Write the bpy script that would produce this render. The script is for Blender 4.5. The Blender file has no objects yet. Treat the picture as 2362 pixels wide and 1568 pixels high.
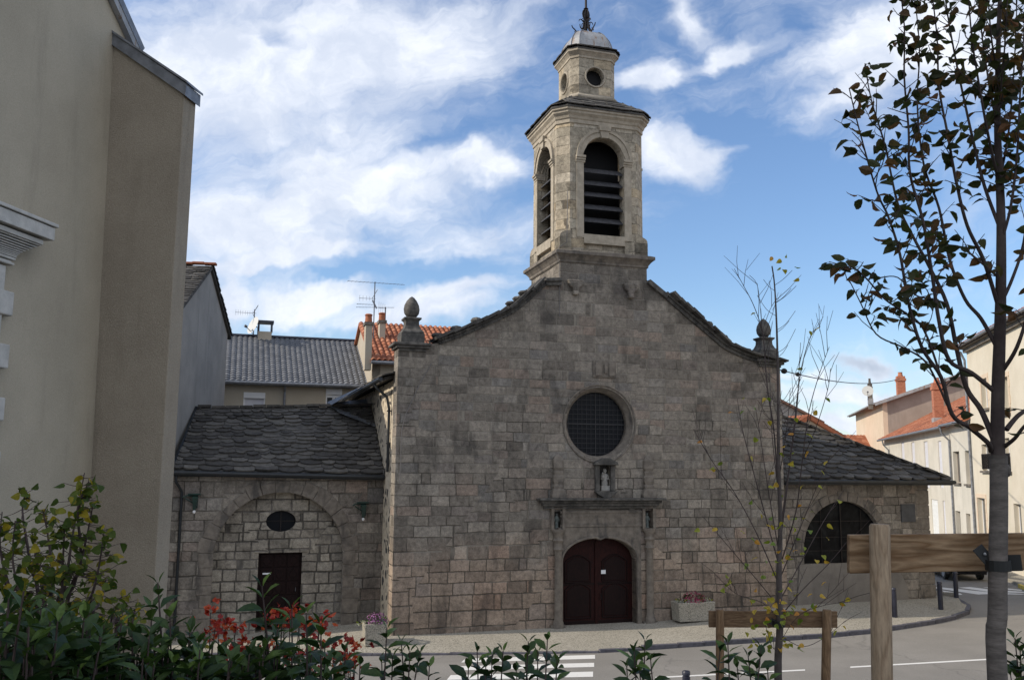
import bpy, bmesh, math, random
from mathutils import Vector, Matrix
R=math.radians; rnd=random.Random(7)
sc=bpy.context.scene; COL=sc.collection
# ------------------------------------------------------------------ camera
# pixel units of a 2361 x 1568 picture are used to measure bearings; every point is then laid on a real plane in metres
F,CX,CY=2100.,1180.5,784.; PITCH=math.atan(296/2100); ROLL=.008; ZC=5.6
CAM=Vector((0,0,ZC))
_f=Vector((0,math.cos(PITCH),math.sin(PITCH))); _r=Vector((1,0,0)); _u=Vector((0,-math.sin(PITCH),math.cos(PITCH)))
RT=_r*math.cos(ROLL)+_u*math.sin(ROLL); UP=_u*math.cos(ROLL)-_r*math.sin(ROLL)
cd=bpy.data.cameras.new('camera'); cam=bpy.data.objects.new('camera',cd); COL.objects.link(cam); sc.camera=cam
M=Matrix((RT,UP,-_f)).transposed().to_4x4(); M.translation=CAM; cam.matrix_world=M
cd.sensor_width=36; cd.lens=F/2361*36; cd.clip_end=3000; cd.clip_start=.05
sc.view_settings.view_transform='Standard'; sc.view_settings.look='None'; sc.view_settings.exposure=.25; sc.view_settings.gamma=1
def ray(x,y): return RT*((x-CX)/F)+UP*((CY-y)/F)+_f
def atp(x,y,p,n): d=ray(x,y); return CAM+d*((Vector(p)-CAM).dot(n)/d.dot(n))
def atY(x,y,Y): d=ray(x,y); return CAM+d*(Y/d.y)
def rz(x): return .1+.022*max(-40,min(45,x))
def road_at(x,y):
    z=.1
    for i in range(4):
        d=ray(x,y); q=CAM+d*((z-ZC)/d.z); z=rz(q.x)
    return q
# ------------------------------------------------------------------ node helpers
def nd(t,typ,ins={},**pr):
    n=t.nodes.new(typ)
    for k,v in pr.items(): setattr(n,k,v)
    for k,v in ins.items():
        s=n.inputs[k]
        if isinstance(v,bpy.types.NodeSocket): t.links.new(v,s)
        else:
            if s.type=='RGBA' and len(v)==3: v=(*v,1)
            s.default_value=v
    return n
def ma(t,op,a,b=0.,c=0.,cl=False): return nd(t,'ShaderNodeMath',{0:a,1:b,2:c},operation=op,use_clamp=cl).outputs[0]
def vm(t,op,a,b=(0,0,0)):
    n=nd(t,'ShaderNodeVectorMath',{0:a,1:b},operation=op); return n.outputs[1] if op in('LENGTH','DOT_PRODUCT') else n.outputs[0]
def mix(t,f,a,b,bl='MIX'): return nd(t,'ShaderNodeMix',{0:f,6:a,7:b},data_type='RGBA',blend_type=bl).outputs[2]
def ramp(t,f,st,interp='LINEAR'):
    n=nd(t,'ShaderNodeValToRGB',{0:f}); e=n.color_ramp.elements; n.color_ramp.interpolation=interp
    while len(e)<len(st): e.new(.5)
    for i,(p,c) in enumerate(st):
        e[i].position=p; e[i].color=(*c,1) if isinstance(c,tuple) else (c,c,c,1)
    return n.outputs[0]
def noise(t,vec,sc_,det=4,ro=.55,dist=0.): return nd(t,'ShaderNodeTexNoise',{'Vector':vec,'Scale':sc_,'Detail':det,'Roughness':ro,'Distortion':dist}).outputs[0]
def mapr(t,v,a,b,c=0.,d=1.,smooth=True): return nd(t,'ShaderNodeMapRange',{0:v,1:a,2:b,3:c,4:d},interpolation_type='SMOOTHSTEP' if smooth else 'LINEAR').outputs[0]
def coords(t): return nd(t,'ShaderNodeTexCoord').outputs['Object']
def sep(t,v): return nd(t,'ShaderNodeSeparateXYZ',{0:v}).outputs
def com(t,x,y,z): return nd(t,'ShaderNodeCombineXYZ',{0:x,1:y,2:z}).outputs[0]
def bump(t,h,s,d=.02): return nd(t,'ShaderNodeBump',{'Height':h,'Strength':s,'Distance':d}).outputs[0]
MATS={}
def mat(name,col=(.5,.5,.5),rough=.7,fn=None,metal=0.,spec=.5,nvar=0.,nscale=4.,bs=0.,bd=.01,bscale=60.):
    m=bpy.data.materials.new(name); m.use_nodes=True; t=m.node_tree; p=t.nodes['Principled BSDF']; MATS[name]=m
    p.inputs['Roughness'].default_value=rough; p.inputs['Metallic'].default_value=metal; p.inputs['Specular IOR Level'].default_value=spec
    c=(*col,1)
    if fn: fn(t,p)
    else:
        co=coords(t)
        if nvar:
            n=noise(t,co,nscale,6,.6)
            t.links.new(mix(t,mapr(t,n,.3,.7),tuple(x*(1-nvar) for x in col),tuple(min(1,x*(1+nvar)) for x in col)),p.inputs['Base Color'])
        else: p.inputs['Base Color'].default_value=c
        if bs: t.links.new(bump(t,noise(t,co,bscale,4,.6),bs,bd),p.inputs['Normal'])
    return m
# ------------------------------------------------------------------ world: sky + clouds, sun
SUN_EL=R(30); SUNH=Vector((-.983,-.172,0)).normalized()
SUND=Vector((SUNH.x*math.cos(SUN_EL),SUNH.y*math.cos(SUN_EL),math.sin(SUN_EL)))
w=bpy.data.worlds.new('World'); sc.world=w; w.use_nodes=True; t=w.node_tree
bg=t.nodes['Background']; STR=.12; bg.inputs[1].default_value=STR
sky=nd(t,'ShaderNodeTexSky',sky_type='NISHITA'); sky.sun_disc=False; sky.sun_elevation=SUN_EL; sky.sun_rotation=math.atan2(SUNH.x,SUNH.y)
sky.air_density=1.2; sky.dust_density=.6; sky.ozone_density=1.6; sky.altitude=600
d_=nd(t,'ShaderNodeTexCoord').outputs['Generated']; X,Y,Z=sep(t,d_)[:3]
yy=ma(t,'MAXIMUM',ma(t,'ABSOLUTE',Y),.12)
G=com(t,ma(t,'DIVIDE',X,yy),ma(t,'DIVIDE',Z,yy),ma(t,'MULTIPLY',ma(t,'LESS_THAN',Y,0.),3.3))
def gpos(x,y): d=ray(x,y); return (d.x/d.y,d.z/d.y)
wn=nd(t,'ShaderNodeTexNoise',{'Vector':G,'Scale':6.,'Detail':5.,'Roughness':.6}).outputs[1]
Gw=vm(t,'ADD',G,vm(t,'MULTIPLY',vm(t,'SUBTRACT',wn,(.5,.5,.5)),(.16,.11,0)))
def blob(x,y,a,b,amp,rot=0.):
    g=gpos(x,y); v=vm(t,'SUBTRACT',Gw,(g[0],g[1],0))
    if rot: v=nd(t,'ShaderNodeVectorRotate',{'Vector':v,'Axis':(0,0,1),'Angle':R(-rot)},rotation_type='AXIS_ANGLE').outputs[0]
    l=vm(t,'LENGTH',vm(t,'MULTIPLY',v,(2100/a,2100/b,0)))
    return ma(t,'MULTIPLY',mapr(t,l,0.,1.,1.,0.),amp)
acc=None
for b in [(560,150,620,330,.62,0),(980,90,420,200,.5,0),(760,430,560,190,.5,8),(560,560,330,130,.42,4),(1080,560,330,90,.25,10),
          (700,705,200,75,.62,0),(530,700,70,80,.6,0),(960,730,260,60,.55,10),(1010,678,330,34,.42,8),(640,610,330,34,.4,10),
          (1500,165,150,60,.75,12),(1690,112,110,46,.62,12),(1570,345,190,110,.5,-18),(1130,390,150,52,.52,-8),(1620,30,130,80,.4,-50),
          (2050,110,380,210,.58,20),(2280,60,330,260,.55,0),(1960,205,230,50,.34,25),(1680,335,200,24,.16,10),(1690,270,130,60,-.34,0),(1800,330,160,60,-.25,0),(1840,60,90,60,-.2,-40),
          (1950,905,260,34,.5,5),(1820,870,160,26,.3,5),(1970,962,190,30,.55,3),(1980,828,105,28,.5,0),
          (1830,560,420,330,-.5,0),(1600,640,260,200,-.4,0),(1380,230,90,60,-.3,0),(1030,620,200,36,-.25,8),(760,650,170,26,-.3,6),(640,70,140,46,-.3,-20),(1010,330,220,40,-.18,14),(620,420,120,50,-.24,12),(1000,790,400,30,-.2,0)]:
    o=blob(*b); acc=o if acc is None else ma(t,'ADD',acc,o)
Gr=nd(t,'ShaderNodeVectorRotate',{'Vector':Gw,'Axis':(0,0,1),'Angle':R(-16)},rotation_type='AXIS_ANGLE').outputs[0]
n1=noise(t,vm(t,'MULTIPLY',Gr,(4.2,11,1)),1.,8,.6,.5); n2=noise(t,Gw,9.,8,.62,.2); n3=noise(t,vm(t,'MULTIPLY',Gr,(14,52,1)),1.,5,.6,.6)
den=ma(t,'ADD',ma(t,'ADD',ma(t,'MULTIPLY',n1,.62),ma(t,'MULTIPLY',n2,.30)),ma(t,'MULTIPLY',n3,.34))
den=ma(t,'ADD',den,acc); back=ma(t,'MULTIPLY',ma(t,'LESS_THAN',Y,0.),.45); den=ma(t,'ADD',den,back)
cov=mapr(t,den,.52,1.12)
hz=mapr(t,ma(t,'ABSOLUTE',ma(t,'DIVIDE',Z,yy)),0.,.2,.3,0.)
cov=ma(t,'MAXIMUM',cov,hz)
shade=mapr(t,noise(t,Gw,11.,6,.6),.35,.7)
ccol=mix(t,shade,tuple(c/STR for c in(.62,.68,.80)),tuple(c/STR for c in(.90,.93,.99)))
gk=blob(1975,826,95,24,1.); ccol=mix(t,ma(t,'MULTIPLY',gk,.8,cl=True),ccol,tuple(c/STR for c in(.40,.46,.57)))
skyc=mix(t,1.,sky.outputs[0],(.88,1.,1.2),'MULTIPLY')
t.links.new(mix(t,ma(t,'MULTIPLY',cov,.94),skyc,ccol),bg.inputs[0])
sl=bpy.data.lights.new('sun','SUN'); so=bpy.data.objects.new('sun',sl); COL.objects.link(so)
sl.energy=3.3; sl.angle=R(.6); sl.color=(1,.90,.76); so.rotation_euler=SUND.to_track_quat('Z','Y').to_euler(); so.location=(-40,10,60)
# ------------------------------------------------------------------ object helpers
INV={}
def tag(o,label=None,cat=None,group=None,kind=None):
    for k,v in(('label',label),('category',cat),('group',group),('kind',kind)):
        if v: o[k]=v
    return o
def thing(name,label,cat,loc=(0,0,0),rotz=0.,group=None):
    o=bpy.data.objects.new(name,None); COL.objects.link(o); o.empty_display_size=.2
    o.location=loc; o.rotation_euler=(0,0,rotz)
    INV[o.name]=(Matrix.Translation(Vector(loc))@Matrix.Rotation(rotz,4,'Z')).inverted()
    return tag(o,label,cat,group)
class MB:
    def __init__(s): s.v=[];s.f=[];s.r=[]
    def poly(s,pts,r=.5):
        i=len(s.v); s.v+= [Vector(p) for p in pts]; s.f.append(tuple(range(i,i+len(pts)))); s.r.append(r); return s
    def faces(s,pts,fs,r=.5):
        i=len(s.v); s.v+= [Vector(p) for p in pts]
        for f in fs: s.f.append(tuple(i+k for k in f)); s.r.append(r)
        return s
    def hexa(s,p,r=.5): return s.faces(p,[(0,3,2,1),(4,5,6,7),(0,1,5,4),(1,2,6,5),(2,3,7,6),(3,0,4,7)],r)
    def box(s,a,b,r=.5):
        x0,y0,z0=a;x1,y1,z1=b
        return s.hexa([(x0,y0,z0),(x1,y0,z0),(x1,y1,z0),(x0,y1,z0),(x0,y0,z1),(x1,y0,z1),(x1,y1,z1),(x0,y1,z1)],r)
    def obox(s,c,ax,ay,az,r=.5):   # centre and three half vectors
        c,ax,ay,az=map(Vector,(c,ax,ay,az))
        return s.hexa([c-ax-ay-az,c+ax-ay-az,c+ax+ay-az,c-ax+ay-az,c-ax-ay+az,c+ax-ay+az,c+ax+ay+az,c-ax+ay+az],r)
    def prism(s,pts,fn,t0,t1,r=.5):
        n=len(pts); P=[fn(a,b,t0) for a,b in pts]+[fn(a,b,t1) for a,b in pts]
        return s.faces(P,[tuple(range(n)),tuple(range(2*n-1,n-1,-1))]+[(i,(i+1)%n,n+(i+1)%n,n+i) for i in range(n)],r)
    def solid(s,cells,fn,t0,t1):
        E={}; k=lambda p:(round(p[0],4),round(p[1],4))
        for c in cells:
            s.poly([fn(a,b,t0) for a,b in c]); s.poly([fn(a,b,t1) for a,b in c[::-1]])
            for i in range(len(c)):
                a,b=c[i],c[(i+1)%len(c)]
                if k(a)==k(b): continue
                E.setdefault(frozenset((k(a),k(b))),[]).append((a,b))
        for e in E.values():
            if len(e)==1:
                a,b=e[0]; s.poly([fn(*a,t0),fn(*a,t1),fn(*b,t1),fn(*b,t0)])
        return s
    def tube(s,pts,rad,n=6,cap=True,r=.5):
        pts=[Vector(p) for p in pts]; m=len(pts)
        if not hasattr(rad,'__len__'): rad=[rad]*m
        i0=len(s.v); ref=None
        for i,p in enumerate(pts):
            d=(pts[min(i+1,m-1)]-pts[max(i-1,0)])
            if d.length<1e-9: d=Vector((0,0,1))
            d.normalize()
            if ref is None: ref=Vector((1,0,0)) if abs(d.x)<.8 else Vector((0,1,0))
            a=(ref-d*ref.dot(d)); a.normalize(); ref=a; b=d.cross(a)
            for k in range(n):
                an=2*math.pi*k/n; s.v.append(p+(a*math.cos(an)+b*math.sin(an))*rad[i])
        for i in range(m-1):
            for k in range(n):
                s.f.append((i0+i*n+k,i0+i*n+(k+1)%n,i0+(i+1)*n+(k+1)%n,i0+(i+1)*n+k)); s.r.append(r)
        if cap: s.f.append(tuple(range(i0+n-1,i0-1,-1))); s.r.append(r); s.f.append(tuple(range(i0+(m-1)*n,i0+m*n))); s.r.append(r)
        return s
    def loft(s,rings,cap=True,r=.5):
        n=len(rings[0]); i0=len(s.v)
        for q in rings: s.v+= [Vector(p) for p in q]
        for i in range(len(rings)-1):
            for k in range(n): s.f.append((i0+i*n+k,i0+i*n+(k+1)%n,i0+(i+1)*n+(k+1)%n,i0+(i+1)*n+k)); s.r.append(r)
        if cap:
            s.f.append(tuple(range(i0+n-1,i0-1,-1))); s.f.append(tuple(range(i0+(len(rings)-1)*n,i0+len(rings)*n))); s.r+=[r,r]
        return s
    def lathe(s,prof,c=(0,0,0),n=14,r=.5):
        c=Vector(c); return s.loft([[c+Vector((q*math.cos(2*math.pi*k/n),q*math.sin(2*math.pi*k/n),z)) for k in range(n)] for q,z in prof],True,r)
    def ball(s,c,rx,ry,rz_,n=8,m=5,r=.5):
        c=Vector(c); return s.loft([[c+Vector((rx*math.sin(a)*math.cos(2*math.pi*k/n),ry*math.sin(a)*math.sin(2*math.pi*k/n),-rz_*math.cos(a))) for k in range(n)] for a in [math.pi*(i+.12)/(m+.24) for i in range(m+1)]],True,r)
    def leaf(s,p,d,side,L,W,droop=.25,fold=.18,r=.5,shape=((0,0),(.16,.62),(.42,1.),(.72,.74),(1,0))):
        p=Vector(p); d=Vector(d).normalized(); side=Vector(side); side=side-d*side.dot(d)
        if side.length<1e-4: side=d.orthogonal()
        side.normalize(); n=side.cross(d)
        mid=[];l=[];ri=[]
        for u,h in shape:
            c=p+d*(L*u)-n*(droop*L*u*u); mid.append(c); o=n*(fold*W*h*.5)
            l.append(c-side*(W*h*.5)+o); ri.append(c+side*(W*h*.5)+o)
        m=len(shape); pts=mid+l[1:-1]+ri[1:-1]; k=m-2; fs=[(0,m,1),(0,1,m+k)]
        for i in range(1,m-2): fs+= [(i,m+i-1,m+i,i+1),(i,i+1,m+k+i,m+k+i-1)]
        fs+= [(m-2,m+k-1,m-1),(m-2,m-1,m+2*k-1)]
        return s.faces(pts,fs,r)
    def build(s,name,m,parent=None,smooth=None,origin=None,local=False,recalc=True,bevel=0,kind=None):
        me=bpy.data.meshes.new(name); inv=None
        if parent is not None: inv=INV[parent.name]
        V=s.v
        if inv is not None and not local: V=[inv@p for p in s.v]
        if origin is not None: V=[p-Vector(origin) for p in s.v]
        me.from_pydata([tuple(p) for p in V],[],s.f); me.validate()
        if len(me.polygons)==len(s.r):
            a=me.attributes.new('rnd','FLOAT','FACE'); a.data.foreach_set('value',s.r)
        if recalc:
            b=bmesh.new(); b.from_mesh(me); bmesh.ops.recalc_face_normals(b,faces=b.faces); b.to_mesh(me); b.free()
        o=bpy.data.objects.new(name,me); COL.objects.link(o); me.materials.append(m)
        if smooth is not None:
            me.polygons.foreach_set('use_smooth',[True]*len(me.polygons)); me.set_sharp_from_angle(angle=R(smooth))
        if parent is not None: o.parent=parent; INV[o.name]=inv
        if origin is not None: o.location=origin
        if bevel:
            bm=o.modifiers.new('bevel','BEVEL'); bm.width=bevel; bm.segments=2; bm.limit_method='ANGLE'
        if kind: o['kind']=kind
        return o
def lerp(a,b,t): return a+(b-a)*t
def interp(tab,x):
    if x<=tab[0][0]: return tab[0][1]
    for (a,b),(c,d) in zip(tab,tab[1:]):
        if x<=c: return b+(d-b)*(x-a)/(c-a)
    return tab[-1][1]
def grid_cells(aa,zz,holes=()):   # rectangles between break lines, leaving the holes open
    A=sorted(set([round(a,4) for a in aa]+[round(h[i],4) for h in holes for i in(0,1)])); B=sorted(set([round(z,4) for z in zz]+[round(h[i],4) for h in holes for i in(2,3)]))
    A=[a for a in A if min(aa)-1e-3<=a<=max(aa)+1e-3]; B=[b for b in B if min(zz)-1e-3<=b<=max(zz)+1e-3]
    out=[]
    for a0,a1 in zip(A,A[1:]):
        for b0,b1 in zip(B,B[1:]):
            m=((a0+a1)/2,(b0+b1)/2)
            if any(h[0]<m[0]<h[1] and h[2]<m[1]<h[3] for h in holes): continue
            out.append([(a0,b0),(a1,b0),(a1,b1),(a0,b1)])
    return out
def strips(ss,bounds):   # ss: break positions; bounds(s) -> list of z pairs; vertical strips between them
    out=[]
    for a,b in zip(ss,ss[1:]):
        e=1e-5; p=bounds(a+e); q=bounds(b-e)
        for (l0,h0),(l1,h1) in zip(p,q):
            c=[(a,l0),(b,l1),(b,h1),(a,h0)]
            d=[]
            for x in c:
                if not d or abs(x[0]-d[-1][0])+abs(x[1]-d[-1][1])>2e-3: d.append(x)
            if len(d)>=3: out.append(d)
    return out
# ------------------------------------------------------------------ materials
def ashlar(k=1.35,rows=(2.5,.30,1.7,.16,4.3),cols=None,mortar=(.17,.155,.135),stain=.55,bs=.5,wide=.026,jog=.9,rosy=0.):
    cols=cols or [(0.,(.16,.142,.122)),(.2,(.212,.188,.16)),(.42,(.26,.23,.193)),(.6,(.225,.203,.175)),(.74,(.268,.212,.172)),(.86,(.19,.177,.162)),(1.,(.305,.272,.228))]
    def fn(t,p):
        co=coords(t); wv=nd(t,'ShaderNodeTexNoise',{'Vector':co,'Scale':1.6,'Detail':3.}).outputs[1]
        cw=vm(t,'ADD',co,vm(t,'MULTIPLY',vm(t,'SUBTRACT',wv,(.5,.5,.5)),(.09,.0,.09)))
        x,y,z=sep(t,cw)[:3]; h=ma(t,'ADD',x,ma(t,'MULTIPLY',y,.83)); big=nd(t,'ShaderNodeTexVoronoi',{'Vector':com(t,h,z,0.),'Scale':.26,'Randomness':1.},voronoi_dimensions='2D',feature='F1').outputs['Color']; br,bg_,bb_=nd(t,'ShaderNodeSeparateColor',{0:big}).outputs[:3]
        a,b,c,d,e=rows
        r=ma(t,'ADD',ma(t,'ADD',ma(t,'MULTIPLY',z,a),ma(t,'MULTIPLY',ma(t,'SINE',ma(t,'MULTIPLY',z,c)),b)),ma(t,'MULTIPLY',ma(t,'SINE',ma(t,'MULTIPLY',z,e)),d)); r=ma(t,'ADD',r,ma(t,'MULTIPLY',br,jog))
        row=ma(t,'FLOOR',r); fr=ma(t,'SUBTRACT',r,row)
        hv=com(t,ma(t,'MULTIPLY',h,k),ma(t,'ADD',ma(t,'MULTIPLY',row,17.),.5),0.)
        v1=nd(t,'ShaderNodeTexVoronoi',{'Vector':hv,'Scale':1.,'Randomness':.85},voronoi_dimensions='2D',feature='F1')
        v2=nd(t,'ShaderNodeTexVoronoi',{'Vector':hv,'Scale':1.,'Randomness':.85},voronoi_dimensions='2D',feature='DISTANCE_TO_EDGE')
        de=ma(t,'DIVIDE',v2.outputs['Distance'],k)
        dz=ma(t,'DIVIDE',ma(t,'MINIMUM',fr,ma(t,'SUBTRACT',1.,fr)),a)
        dm=ma(t,'MINIMUM',de,dz); jn=noise(t,co,14.,3,.6); dm=ma(t,'ADD',dm,ma(t,'MULTIPLY',ma(t,'SUBTRACT',jn,.5),.022))
        mo=mapr(t,dm,wide*.25,wide,1.,0.)
        cr,cg,cb=nd(t,'ShaderNodeSeparateColor',{0:v1.outputs['Color']}).outputs[:3]
        c=ramp(t,cr,cols); c=mix(t,1.,c,ramp(t,cg,[(0,.80),(1,1.15)]),'MULTIPLY')
        if rosy:
            lo=mapr(t,ma(t,'ADD',z,ma(t,'MULTIPLY',noise(t,co,.7,3),3.)),3.2,5.4,1.,0.); c=mix(t,ma(t,'MULTIPLY',lo,.8),c,mix(t,1.,c,(1.30,1.13,1.03),'MULTIPLY'))
        n1=noise(t,co,7.,8,.65); c=mix(t,1.,c,ramp(t,n1,[(.25,.5),(.5,1.),(.75,1.45)]),'MULTIPLY'); g2_=noise(t,co,26.,5,.75); c=mix(t,1.,c,ramp(t,g2_,[(.3,.66),(.5,1.),(.7,1.28)]),'MULTIPLY'); c=mix(t,1.,c,ramp(t,noise(t,co,1.9,5,.6),[(.3,.82),(.7,1.14)]),'MULTIPLY')
        mh=ma(t,'ADD',noise(t,co,.9,3,.5),ma(t,'MULTIPLY',ma(t,'SUBTRACT',z,5.),.03 if rosy else 0.)); mc=mix(t,mapr(t,mh,.42,.60),tuple(q*.36 for q in mortar),tuple(q*1.28 for q in mortar))
        c=mix(t,ma(t,'MULTIPLY',mo,.85),c,mc)
        if stain:
            sv=vm(t,'MULTIPLY',co,(1.,1.,.42)); s1=noise(t,sv,1.05,6,.62,.3)
            c=mix(t,ma(t,'MULTIPLY',mapr(t,s1,.50,.70),stain),c,(.035,.034,.034))
            s2=noise(t,co,2.6,6,.7); c=mix(t,ma(t,'MULTIPLY',mapr(t,s2,.6,.78),.4),c,(.36,.33,.28))
            f=noise(t,co,46.,4,.7); c=mix(t,ma(t,'MULTIPLY',mapr(t,f,.55,.75),.35),c,(.07,.066,.06))
        t.links.new(c,p.inputs['Base Color'])
        hh=ma(t,'ADD',ma(t,'MULTIPLY',ma(t,'SUBTRACT',1.,mo),1.),ma(t,'ADD',ma(t,'MULTIPLY',n1,.6),ma(t,'MULTIPLY',cb,.7)))
        t.links.new(bump(t,hh,bs*1.3,.04),p.inputs['Normal'])
    return fn
m_fac=mat('facade_stone',rough=.95,spec=.12,fn=ashlar(k=1.55,rows=(2.75,-1.25,.42,.14,3.1),rosy=1.,mortar=(.21,.19,.16),wide=.024))
m_tow=mat('tower_stone',rough=.9,spec=.2,fn=ashlar(k=1.5,rows=(2.9,.05,2.,.03,5.),cols=[(0,(.31,.27,.21)),(.35,(.38,.335,.26)),(.6,(.35,.312,.25)),(.8,(.43,.35,.24)),(1,(.41,.365,.295))],mortar=(.26,.225,.175),stain=.22,wide=.014,bs=.3,jog=.0))
m_chap=mat('chapel_stone',rough=.92,spec=.2,fn=ashlar(k=1.5,rows=(2.7,.22,2.1,.12,5.1),mortar=(.15,.135,.115)))
m_tymp=mat('infill_stone',rough=.92,spec=.2,fn=ashlar(k=1.9,rows=(3.1,.15,2.3,.1,5.7),cols=[(0,(.23,.205,.17)),(.4,(.30,.27,.225)),(.7,(.27,.245,.205)),(1,(.34,.305,.25))],mortar=(.12,.11,.10),stain=.16,wide=.034,bs=.6))
def smoothstone(a,b,stain=.4,dark=(.04,.04,.042)):
    def fn(t,p):
        co=coords(t); n=noise(t,co,5.,8,.65); c=mix(t,mapr(t,n,.3,.72),a,b)
        if stain:
            s1=noise(t,vm(t,'MULTIPLY',co,(1.3,1.3,.5)),1.5,6,.62,.4); c=mix(t,ma(t,'MULTIPLY',mapr(t,s1,.5,.66),stain),c,dark)
        f=noise(t,co,50.,3,.7); c=mix(t,ma(t,'MULTIPLY',mapr(t,f,.55,.78),.35),c,tuple(q*.4 for q in a))
        t.links.new(c,p.inputs['Base Color']); t.links.new(bump(t,ma(t,'ADD',n,ma(t,'MULTIPLY',f,.3)),.45,.02),p.inputs['Normal'])
    return fn
m_dress=mat('dressed_stone',rough=.9,spec=.2,fn=smoothstone((.135,.118,.10),(.235,.205,.172),.6))
m_lime=mat('pale_limestone',rough=.9,spec=.2,fn=smoothstone((.46,.45,.42),(.60,.58,.54),.25,(.2,.19,.17)))
m_towdress=mat('tower_dressed_stone',rough=.9,spec=.2,fn=smoothstone((.31,.272,.215),(.44,.385,.305),.3,(.12,.10,.075)))
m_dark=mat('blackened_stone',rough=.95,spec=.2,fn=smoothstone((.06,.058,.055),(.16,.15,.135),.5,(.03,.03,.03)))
m_white_st=mat('pale_statue_stone',rough=.85,fn=smoothstone((.27,.26,.235),(.40,.385,.35),.2))
m_green_st=mat('green_grey_statue_stone',rough=.85,fn=smoothstone((.10,.12,.115),(.2,.22,.2),.2))
def rubble(t,p):
    co=coords(t); wv=nd(t,'ShaderNodeTexNoise',{'Vector':co,'Scale':3.,'Detail':4.}).outputs[1]
    cw=vm(t,'MULTIPLY',vm(t,'ADD',co,vm(t,'MULTIPLY',vm(t,'SUBTRACT',wv,(.5,.5,.5)),(.25,.25,.25))),(1,1,1.35))
    v=nd(t,'ShaderNodeTexVoronoi',{'Vector':cw,'Scale':2.7,'Randomness':.95},feature='F1'); e=nd(t,'ShaderNodeTexVoronoi',{'Vector':cw,'Scale':2.7,'Randomness':.95},feature='DISTANCE_TO_EDGE').outputs['Distance']
    cr=nd(t,'ShaderNodeSeparateColor',{0:v.outputs['Color']}).outputs[0]
    n=noise(t,co,9.,8,.65); st=ramp(t,cr,[(0,(.05,.05,.055)),(.35,(.13,.115,.1)),(.5,(.4,.34,.26)),(1,(.5,.43,.33))])
    mo=ma(t,'ADD',e,ma(t,'MULTIPLY',ma(t,'SUBTRACT',n,.5),.25)); mk=mapr(t,mo,.12,.2)
    c=mix(t,mk,mix(t,mapr(t,n,.3,.7),(.52,.44,.33),(.66,.58,.45)),st); t.links.new(c,p.inputs['Base Color'])
    t.links.new(bump(t,ma(t,'ADD',mk,n),.7,.04),p.inputs['Normal'])
m_rub=mat('rubble_masonry',rough=.95,spec=.2,fn=rubble)
def plaster(a,b,bs=.35,scale=90.,streak=.0,grain=.0):
    def fn(t,p):
        co=coords(t); n=noise(t,co,.8,5,.6); c=mix(t,mapr(t,n,.3,.7),a,b)
        f=noise(t,co,scale,3,.7); c=mix(t,1.,c,ramp(t,f,[(.3,.90-grain),(.7,1.08+grain)]),'MULTIPLY')
        if streak:
            s_=noise(t,vm(t,'MULTIPLY',co,(2.2,2.2,.25)),1.,6,.65); c=mix(t,ma(t,'MULTIPLY',mapr(t,s_,.52,.75),streak),c,tuple(q*.45 for q in a))
        t.links.new(c,p.inputs['Base Color']); t.links.new(bump(t,f,bs,.012),p.inputs['Normal'])
    return fn
m_render=mat('roughcast_render',rough=.95,spec=.15,fn=plaster((.42,.37,.285),(.48,.425,.33),.55,70.,.30,.05))
m_render2=mat('coarse_render',rough=.95,spec=.15,fn=plaster((.315,.27,.21),(.37,.32,.25),1.,48.,.35,.08))
m_grey_pl=mat('grey_plaster',rough=.95,spec=.15,fn=plaster((.27,.265,.25),(.34,.33,.31),.3,60.,.35,.03))
m_beige_pl=mat('beige_plaster',rough=.95,spec=.15,fn=plaster((.42,.37,.29),(.46,.41,.33),.2,50.,.1))
m_cream=mat('cream_plaster',rough=.95,spec=.15,fn=plaster((.60,.54,.43),(.66,.60,.49),.2,40.,.08))
m_cream2=mat('pale_cream_plaster',rough=.95,spec=.15,fn=plaster((.54,.51,.44),(.62,.585,.51),.2,40.,.25))
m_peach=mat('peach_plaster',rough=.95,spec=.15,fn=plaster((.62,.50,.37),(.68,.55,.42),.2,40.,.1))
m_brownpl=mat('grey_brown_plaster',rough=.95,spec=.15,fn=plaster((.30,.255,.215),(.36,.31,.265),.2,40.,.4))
m_plinth=mat('cement_plinth',rough=.95,spec=.15,fn=plaster((.16,.145,.13),(.235,.215,.19),.4,40.,.5))
def slate(c0,c1,c2):
    def fn(t,p):
        co=coords(t); a=nd(t,'ShaderNodeAttribute',attribute_name='rnd').outputs['Fac']
        n=noise(t,co,6.,8,.68); c=mix(t,1.,ramp(t,a,[(0,c0),(.55,c1),(1,c2)]),ramp(t,n,[(.25,.5),(.5,1.),(.8,1.45)]),'MULTIPLY')
        l=noise(t,co,18.,5,.7); c=mix(t,ma(t,'MULTIPLY',mapr(t,l,.60,.72),.45),c,(.19,.185,.16))
        t.links.new(c,p.inputs['Base Color']); t.links.new(bump(t,n,.6,.03),p.inputs['Normal'])
    return fn
m_slate=mat('stone_slate',rough=.85,spec=.2,fn=slate((.052,.049,.046),(.086,.081,.075),(.13,.122,.11)))
def tilefn(cols):
    def fn(t,p):
        co=coords(t); a=nd(t,'ShaderNodeAttribute',attribute_name='rnd').outputs['Fac']; n=noise(t,co,8.,6,.65)
        c=mix(t,1.,ramp(t,a,cols),ramp(t,n,[(.25,.7),(.75,1.25)]),'MULTIPLY'); t.links.new(c,p.inputs['Base Color']); t.links.new(bump(t,n,.3,.02),p.inputs['Normal'])
    return fn
m_greytile=mat('grey_tile',rough=.65,fn=tilefn([(0,(.125,.13,.14)),(1,(.19,.195,.205))]))
m_redtile=mat('red_clay_tile',rough=.85,fn=tilefn([(0,(.23,.075,.035)),(.5,(.36,.125,.06)),(1,(.46,.20,.11))]))
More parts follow.
